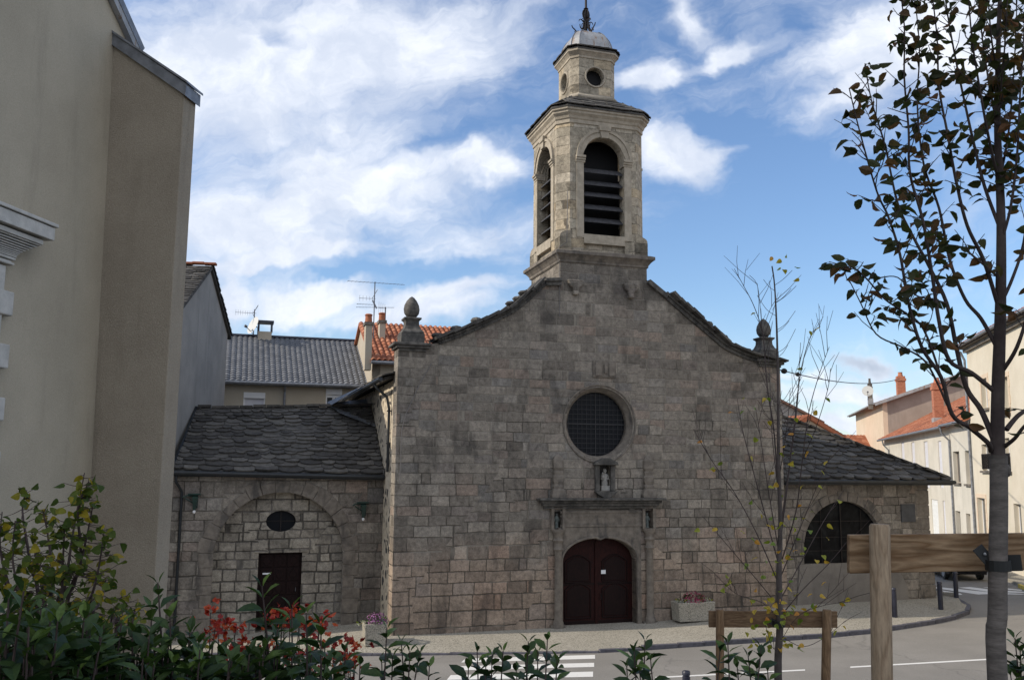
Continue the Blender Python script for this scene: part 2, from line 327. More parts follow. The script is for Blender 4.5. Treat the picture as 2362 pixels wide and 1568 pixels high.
m_browntile=mat('brown_tile',rough=.85,fn=tilefn([(0,(.17,.09,.06)),(1,(.28,.16,.11))]))
def brick(t,p):
    co=coords(t); x,y,z=sep(t,co)[:3]
    b=nd(t,'ShaderNodeTexBrick',{'Vector':com(t,ma(t,'ADD',x,y),z,0.),'Color1':(.34,.10,.05),'Color2':(.46,.17,.09),'Mortar':(.42,.3,.22),'Scale':4.2,'Mortar Size':.012}); t.links.new(b.outputs[0],p.inputs['Base Color'])
m_brick=mat('red_brick',rough=.9,fn=brick)
m_zinc=mat('zinc',(.20,.21,.23),.5,metal=.35,nvar=.25,nscale=5.)
m_zincl=mat('pale_zinc_sheet',rough=.55,metal=.2,fn=lambda t,p: t.links.new(mix(t,mapr(t,noise(t,vm(t,'MULTIPLY',coords(t),(5,5,.5)),1.,5,.65),.55,.68),mix(t,mapr(t,noise(t,coords(t),3.,5),.3,.7),(.27,.275,.28),(.40,.40,.40)),(.24,.15,.09)),p.inputs['Base Color']))
m_gut=mat('dark_gutter_metal',(.022,.025,.028),.45,metal=.3,nvar=.2)
m_iron=mat('wrought_iron',(.018,.014,.014),.6,metal=.4,nvar=.4,nscale=8.)
m_lead=mat('grey_grille_metal',(.035,.035,.038),.7)
m_glass=mat('dark_window_glass',(.008,.009,.012),.35,spec=.15)
m_oldglass=mat('mottled_dark_glass',rough=.5,spec=.08,fn=lambda t,p: t.links.new(ramp(t,noise(t,coords(t),2.6,7,.65,.6),[(.4,(.004,.004,.005)),(.6,(.010,.011,.012)),(.78,(.03,.031,.03))]),p.inputs['Base Color']))  # noise mottles the pane from black to dark grey
m_glassb=mat('house_window_glass',(.05,.055,.06),.08,spec=.6)
m_black=mat('dark_interior',(.012,.012,.013),.9)  # near-black colour standing in for shade inside the tower openings
m_louvre=mat('weathered_louvre_wood',(.045,.045,.05),.8,nvar=.4,nscale=9.)
def wood(a,b,scale=1.,ax=(1,9,9)):
    def fn(t,p):
        co=coords(t); v=vm(t,'MULTIPLY',co,ax); n=nd(t,'ShaderNodeTexNoise',{'Vector':v,'Scale':scale,'Detail':3.,'Roughness':.5,'Distortion':.25}).outputs[0]
        rg=ma(t,'FRACT',ma(t,'MULTIPLY',n,9.)); f=noise(t,vm(t,'MULTIPLY',co,tuple(q*12 for q in ax)),scale,4,.6)
        c=ramp(t,rg,[(0,a),(.55,b),(.85,tuple((x+y)/2 for x,y in zip(a,b))),(1,a)]); c=mix(t,1.,c,ramp(t,f,[(.3,.72),(.7,1.15)]),'MULTIPLY')
        t.links.new(c,p.inputs['Base Color']); t.links.new(bump(t,f,.3,.004),p.inputs['Normal'])
    return fn
m_plank=mat('pine_plank',rough=.75,spec=.25,fn=wood((.17,.095,.045),(.37,.25,.145),1.3,(.8,5,4.2)))
m_post=mat('pine_post',rough=.75,spec=.25,fn=wood((.27,.19,.12),(.40,.30,.20),1.6,(6,6,1.)))
m_postd=mat('weathered_pine_post',rough=.8,spec=.25,fn=wood((.16,.095,.05),(.26,.165,.09),1.6,(6,6,1.)))
m_plankd=mat('weathered_pine_plank',rough=.8,spec=.25,fn=wood((.15,.09,.05),(.25,.16,.09),1.6,(1.1,6,5.)))
m_door=mat('dark_red_oak',rough=.6,spec=.15,fn=wood((.014,.0042,.004),(.034,.0085,.007),1.2,(8,8,1)))
m_door2=mat('black_brown_oak',rough=.6,spec=.15,fn=wood((.007,.0035,.0035),(.017,.0065,.006),1.2,(8,8,1)))
m_white=mat('white_paint',(.78,.78,.78),.6)
m_lilac=mat('pale_shutter_paint',(.62,.62,.66),.6,nvar=.05)
m_whitedoor=mat('white_door_paint',(.72,.74,.74),.6,nvar=.05)
m_bolt=mat('blue_black_paint',(.022,.024,.04),.4,nvar=.2)
def asphalt(t,p):
    co=coords(t); n=noise(t,co,.35,6,.6); f=noise(t,co,55.,3,.8)
    c=mix(t,mapr(t,n,.35,.7),(.215,.203,.185),(.265,.25,.228)); c=mix(t,1.,c,ramp(t,f,[(.3,.72),(.7,1.28)]),'MULTIPLY')
    v=nd(t,'ShaderNodeTexVoronoi',{'Vector':vm(t,'ADD',co,vm(t,'MULTIPLY',nd(t,'ShaderNodeTexNoise',{'Vector':co,'Scale':.8,'Detail':5.}).outputs[1],(2.,2.,0))),'Scale':.16},feature='DISTANCE_TO_EDGE').outputs['Distance']
    c=mix(t,ma(t,'MULTIPLY',mapr(t,v,.0,.008,1.,0.),.25),c,(.05,.05,.05)); t.links.new(c,p.inputs['Base Color']); t.links.new(bump(t,f,.35,.01),p.inputs['Normal'])
m_asph=mat('asphalt',rough=.9,spec=.25,fn=asphalt)
def gravelconc(t,p):
    co=coords(t); n=noise(t,co,.5,5,.6); v=nd(t,'ShaderNodeTexVoronoi',{'Vector':co,'Scale':38.},feature='F1'); cr=nd(t,'ShaderNodeSeparateColor',{0:v.outputs['Color']}).outputs[0]
    c=mix(t,mapr(t,n,.3,.7),(.29,.27,.225),(.345,.32,.27)); c=mix(t,1.,c,ramp(t,cr,[(0,.45),(.25,.9),(1,1.3)]),'MULTIPLY'); t.links.new(c,p.inputs['Base Color'])
    t.links.new(bump(t,cr,.3,.01),p.inputs['Normal'])
m_walk=mat('exposed_aggregate',rough=.92,spec=.2,fn=gravelconc)
m_kerb=mat('granite_kerb',(.085,.083,.10),.8,nvar=.3,nscale=6.,bs=.3)
m_conc=mat('pebbled_concrete',rough=.92,spec=.2,fn=gravelconc)
def paintfn(t,p):
    co=coords(t); n=noise(t,co,7.,6,.7); t.links.new(mix(t,mapr(t,n,.58,.72),(.74,.73,.70),(.42,.41,.39)),p.inputs['Base Color'])
m_mark=mat('road_paint',rough=.7,fn=paintfn)
m_yellow=mat('yellow_kerb_paint',(.62,.45,.08),.7,nvar=.2)
m_soil=mat('soil',(.035,.028,.02),1.,nvar=.5,nscale=6.,bs=.8,bd=.05,bscale=20.)
m_ground=mat('ground',(.12,.115,.10),1.,nvar=.3,nscale=.2)
def leafm(name,cols,rough=.45,tr=.25,spec=.5):
    def fn(t,p):
        a=nd(t,'ShaderNodeAttribute',attribute_name='rnd').outputs['Fac']; c=ramp(t,a,cols)
        c=mix(t,1.,c,ramp(t,noise(t,coords(t),45.,3,.6),[(.3,.75),(.7,1.25)]),'MULTIPLY')
        t.links.new(c,p.inputs['Base Color']); tl=nd(t,'ShaderNodeBsdfTranslucent',{0:mix(t,1.,c,(1.5,1.6,.9),'MULTIPLY')})
        out=[n for n in t.nodes if n.type=='OUTPUT_MATERIAL'][0]; t.links.new(nd(t,'ShaderNodeMixShader',{0:tr,1:p.outputs[0],2:tl.outputs[0]}).outputs[0],out.inputs[0])
    return mat(name,rough=rough,spec=spec,fn=fn)
m_laurel=leafm('laurel_leaf',[(0,(.014,.032,.010)),(.5,(.028,.055,.016)),(.85,(.055,.095,.022)),(1,(.095,.15,.03))],.5,.18,.3)
m_bush=leafm('yellow_green_leaf',[(0,(.05,.08,.016)),(.45,(.095,.125,.02)),(.75,(.21,.19,.022)),(1,(.40,.27,.025))],.65,.35,.25)
m_pear=leafm('dark_pear_leaf',[(0,(.032,.036,.018)),(.45,(.058,.066,.026)),(.72,(.10,.062,.034)),(1,(.16,.075,.035))],.6,.4,.25)
m_birch=leafm('autumn_leaf',[(0,(.13,.20,.02)),(.4,(.28,.29,.03)),(.7,(.52,.36,.04)),(1,(.55,.22,.04))],.6,.35)
m_redl=leafm('orange_red_petal',[(0,(.24,.015,.012)),(.6,(.42,.035,.018)),(1,(.56,.12,.03))],.6,.25)
m_purple=leafm('lilac_petal',[(0,(.20,.06,.20)),(.6,(.36,.13,.34)),(1,(.5,.26,.48))],.6,.2)
m_pink=leafm('crimson_petal',[(0,(.20,.015,.06)),(.6,(.38,.04,.12)),(1,(.5,.10,.2))],.6,.2)
m_whitepet=leafm('white_petal',[(0,(.3,.34,.26)),(1,(.6,.62,.5))],.6,.2)
m_bark=mat('grey_brown_bark',rough=.9,spec=.2,fn=smoothstone((.05,.038,.036),(.10,.08,.072),.4,(.02,.016,.015)))
m_barkl=mat('pale_ringed_bark',rough=.9,spec=.2,fn=lambda t,p:(lambda co:(t.links.new(mix(t,mapr(t,noise(t,vm(t,'MULTIPLY',co,(9,9,30)),1.,6,.7),.3,.75),(.10,.088,.078),(.20,.175,.155)),p.inputs['Base Color']),t.links.new(bump(t,noise(t,vm(t,'MULTIPLY',co,(5,5,60)),1.,4),.5,.01),p.inputs['Normal'])))(coords(t)))
m_twig=mat('brown_twig',(.06,.04,.035),.8,nvar=.3)
m_birchb=mat('silver_brown_bark',rough=.85,fn=smoothstone((.06,.048,.042),(.12,.095,.085),.3,(.025,.02,.018)))
m_rubber=mat('black_rubber',(.012,.013,.012),.6,nvar=.2)
m_lampgreen=mat('green_lamp_paint',(.012,.035,.026),.45,nvar=.3)
m_dish=mat('dish_white',(.55,.55,.52),.5)
m_car=mat('black_car_paint',(.008,.008,.01),.15,spec=.6)
m_steel=mat('grey_steel',(.14,.14,.15),.5,metal=.6)
m_paper=mat('white_paper',(.75,.77,.8),.8)
m_cable=mat('grey_cable',(.16,.15,.145),.7)
m_plate=mat('dark_plaque_stone',(.045,.048,.055),.6,nvar=.25)
# ------------------------------------------------------------------ roof builders
def lauze(mb,P00,P10,P01,P11,rows,wid,rr,thick=.045,rag=1.):
    """irregular overlapping stone slates on the quad eave-left, eave-right, ridge-left, ridge-right"""
    P00,P10,P01,P11=map(Vector,(P00,P10,P01,P11)); n=(P10-P00).cross(P01-P00)
    if n.length<1e-6: n=(P10-P00).cross(P11-P00)
    n.normalize()
    if n.z<0: n=-n
    for i in range(rows):
        v0=i/rows; lt=1/rows*1.75; L=lerp(P00,P01,v0); Rr=lerp(P10,P11,v0); W=(Rr-L).length
        if W<.15: continue
        ax=(Rr-L)/W; up=(lerp(P01,P11,.5)-lerp(P00,P10,.5)); up=(up-ax*up.dot(ax)); ul=up.length; up.normalize()
        h=ul/rows; x=-rr.random()*wid*.8
        while x<W:
            wd=wid*rr.uniform(.62,1.45)*(1.15-.35*v0); x0=max(x,0); x1=min(x+wd,W); x+=wd
            if x1-x0<.05: continue
            drop=h*rr.uniform(-.12,.20)*rag; k=rr.uniform(.15,.42)*h*rag; sk=rr.uniform(-.2,.2)
            w_=x1-x0; ln=min(h*1.75,ul-v0*ul+h*.1)
            sh=[(0,ln),(0,k),(.16,k*.4),(.36+sk*.3,k*.06),(.64+sk*.3,0.),(.86,k*.45),(1,k*rr.uniform(.7,1.2)),(1,ln)]
            lift=thick*rr.uniform(1.1,1.9); top=[];bot=[]
            for a,b in sh:
                f=1-(b/ln)*.9; q=L+ax*(x0+.008+a*(w_-.016))+up*(b-drop)+n*(.02+lift*f); top.append(q); bot.append(q-n*thick)
            m=len(sh); rv=rr.random()
            mb.faces(top+bot,[tuple(range(m))]+[(j,j+1,m+j+1,m+j) for j in range(m-1)],rv)
def tiles(mb,P00,P10,P01,P11,rows,cols,amp,rr,seg=6,lip=.03):
    P00,P10,P01,P11=map(Vector,(P00,P10,P01,P11)); n=(P10-P00).cross(P01-P00).normalized()
    if n.z<0: n=-n
    for i in range(rows):
        for c in range(cols):
            rv=rr.random()
            for k in range(seg):
                q=[]
                for (du,dv,l) in ((k,0,lip),(k+1,0,lip),(k+1,1,0),(k,1,0)):
                    u=(c+du/seg)/cols; v=(i+dv*1.04)/rows; hgt=amp*abs(math.sin(math.pi*du/seg))
                    q.append(lerp(lerp(P00,P10,u),lerp(P01,P11,u),min(v,1))+n*(hgt+l+.01))
                mb.poly(q,rv)
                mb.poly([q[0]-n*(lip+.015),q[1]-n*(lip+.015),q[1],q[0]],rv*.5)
def slabroof(mb,P00,P10,P01,P11,th=.12):
    P=[Vector(p) for p in(P00,P10,P11,P01)]; n=(P[1]-P[0]).cross(P[3]-P[0]).normalized()
    if n.z<0: n=-n
    mb.hexa([p-n*th for p in P]+P)
# ------------------------------------------------------------------ church frame
TH=R(17); U=Vector((math.cos(TH),math.sin(TH),0)); V=Vector((-math.sin(TH),math.cos(TH),0))
O=atY(905,1465,30.); O.z=0
def S(x,y,t=0.): q=atp(x,y,O+V*t,V)-O; return (q.dot(U),q.z)
def W(s,t,z): return O+U*s+V*t+Vector((0,0,z))
def loc(s,t,z): return Vector((s,t,z))
FT=lambda a,b,t: Vector((a,t,b))          # facade plane solid: a along the facade, b up, t depth
# ------------------------------------------------------------------ ground, roads
mb=MB(); xs=[-600,-120,-60,-40,-30,-20,-10,0,10,20,30,45,80,150,600]; ys=[-300,-40,0,22,30,45,70,120,250,900]
for x0,x1 in zip(xs,xs[1:]):
    for y0,y1 in zip(ys,ys[1:]): mb.poly([(x0,y0,rz(x0)-.06),(x1,y0,rz(x1)-.06),(x1,y1,rz(x1)-.06),(x0,y1,rz(x0)-.06)])
mb.build('ground',m_ground,kind='structure',recalc=False)
mb=MB(); xs=[-40+2.5*i for i in range(35)]
for x0,x1 in zip(xs,xs[1:]): mb.poly([(x0,20.6,rz(x0)),(x1,20.6,rz(x1)),(x1,29.5+max(0,x1-8)*.9+(70 if x1>14 else 0),rz(x1)),(x0,29.5+max(0,x0-8)*.9+(70 if x0>14 else 0),rz(x0))])
mb.build('road',m_asph,kind='structure',recalc=False)
KP=[(-30,28.9),(-20,28.65),(-12,28.5),(-8,28.47),(-4.11,28.47),(-1.8,28.44),(.5,28.42),(2.68,28.41),(4.,28.68),(5.14,29.0),(7.6,29.6),(10.08,30.24),(11.8,30.9),(13.24,31.7),(14.6,32.5),(15.7,33.35),(16.7,34.4),(17.4,35.7),(17.8,37.4),(18.2,40),(19.6,47),(23,62)]
def wz(s): return interp([(-20,.3),(-7,.36),(0,.31),(5.7,.34),(8.5,.34),(14.25,.68),(21,.72),(30,.78)],s)
def kh(x): return interp([(-6,.12),(-4,.04),(2.5,.04),(4.5,.12)],x)
def backp(i,n):   # far edge of the pavement: along the church walls
    s=lerp(-26,23.0,i/(n-1)); return s
SW=[]
for i,(x,y) in enumerate(KP):
    q=Vector((x,y,0))-O; s=q.dot(U); tt=q.dot(V)
    row=[]
    if i<=16: target=(s*1.12 if s>0 else s, 4.0 if s<14.6 else 1.5)
    else: target=(21.6, .9+(i-16)*2.6)
    for k in range(9):
        f=k/8; ss=lerp(s,target[0],f); tp=lerp(tt,target[1],f)
        pz=rz(x)+kh(x)
        fz=0 if tt>-.3 else max(0,min(1,(tp-tt)/(max(.3,-tt))))
        z=lerp(pz,max(wz(ss),pz),min(1,fz)); p=W(ss,tp,0); row.append(Vector((p.x,p.y,z)))
    SW.append(row)
mb=MB()
for a,b in zip(SW,SW[1:]):
    for k in range(8): mb.poly([a[k],b[k],b[k+1],a[k+1]])
mb.build('pavement',m_walk,kind='structure',smooth=40,recalc=False)
def walkz(x,y):
    best=None
    for a,b in zip(SW,SW[1:]):
        for k in range(8):
            for q in (a[k],b[k],b[k+1],a[k+1]):
                d=(q.x-x)**2+(q.y-y)**2
                if best is None or d<best[0]: best=(d,q.z)
    return best[1]
mb=MB(); pts=[Vector((x,y,0)) for x,y in KP]
for a,b in zip(pts,pts[1:]):
    L=(b-a).length; n=max(1,round(L/1.0)); d=(b-a).normalized(); nn=Vector((d.y,-d.x,0))
    for j in range(n):
        p=a+(b-a)*((j+.5)/n); z0=rz(p.x)-.1; z1=rz(p.x)+kh(p.x)+.012
        mb.obox(Vector((p.x,p.y,(z0+z1)/2))+nn*.04,d*(L/n/2-.006),nn*.085,Vector((0,0,(z1-z0)/2)),rnd.random())
mb.build('kerb',m_kerb,kind='structure',bevel=.012)
# paint on the road
def mark(mb,pxs):
    P=[road_at(*p) for p in pxs]; mb.poly([p+Vector((0,0,.006)) for p in P])
def z5(X,Y): return ((1300+X/1.687)/1.694,(2100+Y/1.687)/1.694)
mb=MB()
for q in ([(845,821),(872,796),(1728,771),(1728,796)],[(797,874),(823,846),(1722,823),(1722,850)],[(750,936),(777,904),(1715,881),(1715,915)],[(700,1000),(728,966),(1708,948),(1708,982)]): mark(mb,[z5(*p) for p in q])
mb.build('crosswalk',m_mark,kind='structure',recalc=False)
def z6(X,Y): return ((3500+X/5.905)/1.694,(2150+Y/5.905)/1.694)
mb=MB()
for q in ([(760,845),(1000,841),(2170,960),(2170,1000),(1900,1012)],[(740,888),(1000,905),(1480,985),(1530,1015),(1240,1030)],[(1440,850),(1700,838),(2170,897),(2170,955)],[(1990,849),(2300,842),(2900,905),(2900,925)],[(2170,900),(2900,945),(3100,975),(2170,955)],[(2170,960),(3000,1002),(2900,1012),(2170,1000)]): mark(mb,[z6(*p) for p in q])
mb.build('side_crosswalk',m_mark,kind='structure',recalc=False)
def z4(X,Y): return ((2500+X/1.575)/1.694,(1800+Y/1.575)/1.694)
mb=MB()
for (a,b,c,d) in ((95,1332,1015,1285),(1293,1268,2240,1214),(2310,1206,3200,1160)): mark(mb,[z4(a,b+4),z4(c,d+4),z4(c,d-4),z4(a,b-4)])
mb.build('centre_line',m_mark,kind='structure',recalc=False)
# garden terrace in front of the road
def gz(x,y): return max(.1+.022*x+.12,min(3.95-.185*y,3.95-.02*y))+.05*math.sin(x*2.3+y)+.04*math.sin(y*3.1-x)
mb=MB()
for i in range(60):
    for j in range(54):
        x0,y0=-24+i*.8,-22+j*.8
        if y0>19.4: continue
        mb.poly([(x,y,gz(x,y)) for x,y in((x0,y0),(x0+.8,y0),(x0+.8,y0+.8),(x0,y0+.8))])
mb.build('garden_slope',m_soil,kind='structure',smooth=60,recalc=False)
mb=MB()
for i in range(28):
    x0=-40+i*2.5; mb.hexa([(x0,19.6,rz(x0)-.1),(x0+2.5,19.6,rz(x0+2.5)-.1),(x0+2.5,21.0,rz(x0+2.5)-.1),(x0,21.0,rz(x0)-.1),(x0,19.6,rz(x0)+.13),(x0+2.5,19.6,rz(x0+2.5)+.13),(x0+2.5,21.0,rz(x0+2.5)+.13),(x0,21.0,rz(x0)+.13)])
mb.build('near_pavement',m_walk,kind='structure')
# ------------------------------------------------------------------ the church
church=thing('church','old grey granite church with a curved gable, rose window and bell tower','church',tuple(O),TH)
def cpart(mb,name,m,parent=church,**k): return mb.build(name,m,parent,local=True,**k)
UL=[(921,804),(1011,791),(1058,775),(1145,738),(1195,710),(1256,656),(1293,655)]
URt=[(1490,645),(1535,687),(1577,724),(1614,755),(1648,784),(1672,803),(1717,824),(1754,834),(1805,844)]
OUT=[S(*p) for p in UL]+[S(*p) for p in URt]
OUT[0]=(-.05,OUT[0][1]); OUT[-1]=(14.5,OUT[-1][1])
ztop=lambda s: interp(OUT,s)
ROSE=(7.14,7.18); RO_,RI=1.27,1.13
DC,DHW=7.11,1.37
def doortop(s):
    u=abs(s-DC)/DHW
    if u>=1: return 2.45
    z=2.45+.80*(1-u**2.3)**.5
    if u<.12: z-=.07*(1-u/.12)
    return z
def circ(s,c,r): 
    d=r*r-(s-c[0])**2
    if d<=0: return None
    return c[1]-d**.5,c[1]+d**.5
def fbounds(s):
    zs=[-.6]; 
    if abs(s-DC)<DHW: zs=[doortop(s)]
    # central niche and the two small niches beside the portal
    for a,b,z0,z1 in NICH:
        if a<s<b: zs+= [z0,z1]
    c=circ(s,ROSE,RO_)
    if c: zs+= list(c)
    zs.append(12.87 if 5.67<s<9.03 else ztop(s))
    zs.sort(); return list(zip(zs[::2],zs[1::2]))
nl,nr=S(1276,1200)[0],S(1294,1200)[0]; ml,mr=S(1485,1200)[0],S(1503,1200)[0]; cl,cr=S(1381,1100)[0],S(1406,1100)[0]
nl,nr,ml,mr,cl,cr=[round(q,3) for q in (nl,nr,ml,mr,cl,cr)]
NICH=[(nl,nr,S(1285,1218)[1],S(1285,1178)[1]),(ml,mr,S(1494,1216)[1],S(1494,1176)[1]),(cl,cr,S(1394,1131)[1],S(1394,1072)[1])]
ss=[o[0] for o in OUT]+[ROSE[0]-RO_+2*RO_*(1-math.cos(math.pi*k/28))/2 for k in range(29)]+[DC-DHW+2*DHW*(1-math.cos(math.pi*k/24))/2 for k in range(25)]+[5.67,9.03]+[q for n in NICH for q in n[:2]]
ss=sorted(set(round(q,3) for q in ss)); ss=[q for i,q in enumerate(ss) if i==0 or q-ss[i-1]>.004]
facw=cpart(MB().solid(strips(ss,fbounds),FT,0.,.75),'facade_wall',m_fac)
# niche backs
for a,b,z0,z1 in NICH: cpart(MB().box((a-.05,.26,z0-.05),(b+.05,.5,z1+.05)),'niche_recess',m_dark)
# side walls and apse end
mb=MB(); mb.box((0.0,.752,-.6),(.7,14.,8.55)); cpart(mb,'left_flank_wall',m_rub)
mb=MB()   # irregular quoins along the left corner
z=.2
while z<9.3:
    hq=rnd.uniform(.32,.52); mb.box((-.012-rnd.random()*.02,.02,z),(.3,rnd.uniform(.3,.62),z+hq-.02)); z+=hq
cpart(mb,'quoin',m_rub,bevel=.02)
mb=MB(); mb.box((13.8,.752,-.6),(14.48,14.,8.55)); mb.prism([(0.7,-.6),(13.8,-.6),(13.8,8.5),(7.2,10.9),(.7,8.5)],lambda a,b,t:Vector((a,t,b)),13.2,13.99)
cpart(mb,'rear_wall',m_rub)
# nave roof
mb=MB(); slabroof(mb,(-.35,.75,8.62),(-.35,14.2,8.62),(7.2,.75,11.),(7.2,14.2,11.),.1); slabroof(mb,(14.85,.75,8.62),(14.85,14.2,8.62),(7.2,.75,11.),(7.2,14.2,11.),.1)
lauze(mb,(-.5,.45,8.6),(-.5,14.2,8.6),(1.3,.75,9.17),(1.3,14.2,9.17),5,.5,rnd); lauze(mb,(15.,14.2,8.6),(15.,.75,8.6),(13.2,14.2,9.17),(13.2,.75,9.17),5,.5,rnd)
nroof=cpart(mb,'nave_roof',m_slate)
mb=MB(); mb.tube([(-.58,.2,8.5),(-.58,14,8.5)],.075,8); cpart(mb,'gutter',m_gut)
mb=MB(); mb.tube([(-.58,1.55,8.46),(-.5,1.5,8.3),(-.16,1.4,8.0),(-.08,1.35,7.6),(-.08,1.35,5.45)],.05,8)
for zz in (7.5,6.4): mb.box((-.15,1.29,zz),(0.,1.41,zz+.04))
cpart(mb,'downpipe',m_gut)
# gable coping: moulded band and slates on top
def band(pts,off0,off1,t0,t1,mb):
    P=[Vector((s,0,z)) for s,z in pts]
    for a,b in zip(P,P[1:]):
        n=Vector((-(b-a).z,0,(b-a).x)).normalized()
        if n.z<0: n=-n
        c=[a+n*off0,b+n*off0,b+n*off1,a+n*off1]
        mb.hexa([Vector((q.x,t0,q.z)) for q in(c[0],c[1],c[2],c[3])]+[Vector((q.x,t1,q.z)) for q in(c[0],c[1],c[2],c[3])])
def smoothpts(pts,n=5):
    out=[]
    for i in range(len(pts)-1):
        p0=Vector(pts[max(i-1,0)]);p1=Vector(pts[i]);p2=Vector(pts[i+1]);p3=Vector(pts[min(i+2,len(pts)-1)])
        for k in range(n):
            u=k/n; out.append(tuple(.5*((2*p1)+(p2-p0)*u+(2*p0-5*p1+4*p2-p3)*u*u+(-p0+3*p1-3*p2+p3)*u**3)))
    out.append(tuple(pts[-1])); return out
Lc=smoothpts(OUT[1:6],5); Rc=smoothpts(OUT[8:16],4)
mb=MB(); band(Rc,-.06,.06,-.10,.9,mb); band(Rc,.06,.15,-.18,.9,mb)
band([(9.035,OUT[7][1]-.1),OUT[8]],-.06,.12,-.16,.9,mb); copr=cpart(mb,'gable_coping',m_dark,bevel=.02)
mb=MB(); band(Lc,-.06,.06,-.10,.9,mb); band(Lc,.06,.15,-.18,.9,mb)
band(OUT[5:7],-.06,.08,-.12,.9,mb); band(OUT[5:7],.08,.2,-.2,.9,mb)
coping=cpart(mb,'gable_coping',m_dark,bevel=.02)
for pts,cpar in ((Lc,coping),(Rc[::-1],copr)):
    mb=MB()
    P=[Vector((s,0,z)) for s,z in pts]; acc_=0
    L=[0]
    for a,b in zip(P,P[1:]): L.append(L[-1]+(b-a).length)
    x=0.
    while x<L[-1]-.1:
        stp=rnd.uniform(.28,.52); i=max(j for j in range(len(L)) if L[j]<=x+1e-6); i=min(i,len(P)-2)
        d=(P[i+1]-P[i]).normalized(); n=Vector((-d.z,0,d.x)); n=n if n.z>0 else -n
        c=P[i]+d*(x-L[i])+n*.18
        for k in range(3):
            t0=-.34+k*.42+rnd.uniform(-.05,.05)
            ln=stp*rnd.uniform(.7,1.0)
            mb.obox(c+Vector((0,t0+.2,0))+d*ln*.4+n*rnd.uniform(-.01,.05),d*ln*.75+n*.02,Vector((0,.25,0)),n*rnd.uniform(.025,.05)-d*.01,rnd.random())
        if rnd.random()<.55:
            mb.ball(c+n*.08+Vector((0,rnd.uniform(-.1,.2),0))+d*.1,rnd.uniform(.16,.26),.22,rnd.uniform(.09,.15),7,4,rnd.random())
        x+=stp
    cpart(mb,'coping_slates',m_slate,cpar)
# corner blocks and finials
def finial(sx,zb,mir):
    mb=MB()
    mb.box((sx-.47,-.06,zb),(sx+.47,.8,zb+.1)); mb.box((sx-.56,-.16,zb+.1),(sx+.55,.9,zb+.19)); mb.box((sx-.66,-.24,zb+.19),(sx+.6,.95,zb+.28)); mb.box((sx-.4,-.04,zb+.28),(sx+.4,.72,zb+.62))
    def sq(a,z,c=.18): return [(sx+i*a,.33+j*a,z) for i,j in((-1,-1),(1,-1),(1,1),(-1,1))]
    mb.loft([sq(a,zb+z) for a,z in((.38,.62),(.37,.68),(.29,.77),(.235,.90),(.225,1.03),(.25,1.07),(.30,1.11),(.30,1.16),(.2,1.18))])
    o=cpart(mb,'gable_pedestal',m_dark,bevel=.02)
    mb=MB(); mb.lathe([(.10,1.17),(.17,1.21),(.255,1.33),(.275,1.47),(.25,1.61),(.18,1.75),(.09,1.86),(.02,1.91)],(sx,.33,zb),12); cpart(mb,'egg_finial',m_dark,o,smooth=50)
finial(.43,S(930,806)[1]-.05,1); finial(14.05,S(1790,842)[1]-.1,-1)
# buckle corbels and small carved relief
for s0 in (6.21,8.35):
    mb=MB(); mb.prism([(s0-.3,12.25),(s0+.3,12.25),(s0+.24,12.02),(s0+.12,11.95),(s0+.1,11.7),(s0-.1,11.7),(s0-.12,11.95),(s0-.24,12.02)],FT,-.16,.01)
    cpart(mb,'carved_corbel',m_fac,bevel=.04)
mb=MB(); mb.box((6.88,-.05,8.8),(7.76,.01,9.42)); mb.box((6.96,-.09,8.86),(7.22,-.045,9.34)); mb.box((7.30,-.1,8.95),(7.42,-.045,9.3)); mb.box((7.48,-.09,8.86),(7.7,-.045,9.34)); cpart(mb,'carved_relief',m_dress,bevel=.03)
# rose window
mb=MB(); n=48
rg=lambda r,t:[(ROSE[0]+r*math.cos(2*math.pi*k/n),t,ROSE[1]+r*math.sin(2*math.pi*k/n)) for k in range(n)]
mb.loft([rg(1.385,.02),rg(1.385,-.03),rg(1.36,-.045),rg(1.33,-.03),rg(1.32,.0),rg(1.28,.02),rg(RI,.26),rg(RI,.5)],cap=False)
rose=cpart(mb,'rose_window',m_dress,smooth=30)
mb=MB(); mb.poly(rg(RI+.02,.44)); cpart(mb,'glazing',m_glass,rose)
mb=MB()
for k in range(-6,7):
    o_=k*.17; hgt=(RI*RI-o_*o_)**.5; th=.02 if k==0 else .008
    mb.box((ROSE[0]+o_-th*.7,.40,ROSE[1]-hgt),(ROSE[0]+o_+th*.7,.405,ROSE[1]+hgt)); mb.box((ROSE[0]-hgt,.38,ROSE[1]+o_-th),(ROSE[0]+hgt,.39,ROSE[1]+o_+th))
cpart(mb,'window_grille',m_lead,rose)
# portal
mb=MB(); arch=[(DC-DHW*math.cos(math.pi*k/28),0) for k in range(29)]
def pb(s):
    u=abs(s-DC)
    return [(doortop(s),3.55)] if u<DHW else [(-.3,3.55)]
cells=strips([DC-DHW-.17]+[a for a,_ in arch]+[DC+DHW+.17],lambda s:[(doortop(s)-0.0,3.62)] if abs(s-DC)<DHW else [(-.3,3.62)])
mb.solid(cells,FT,-.05,.3)
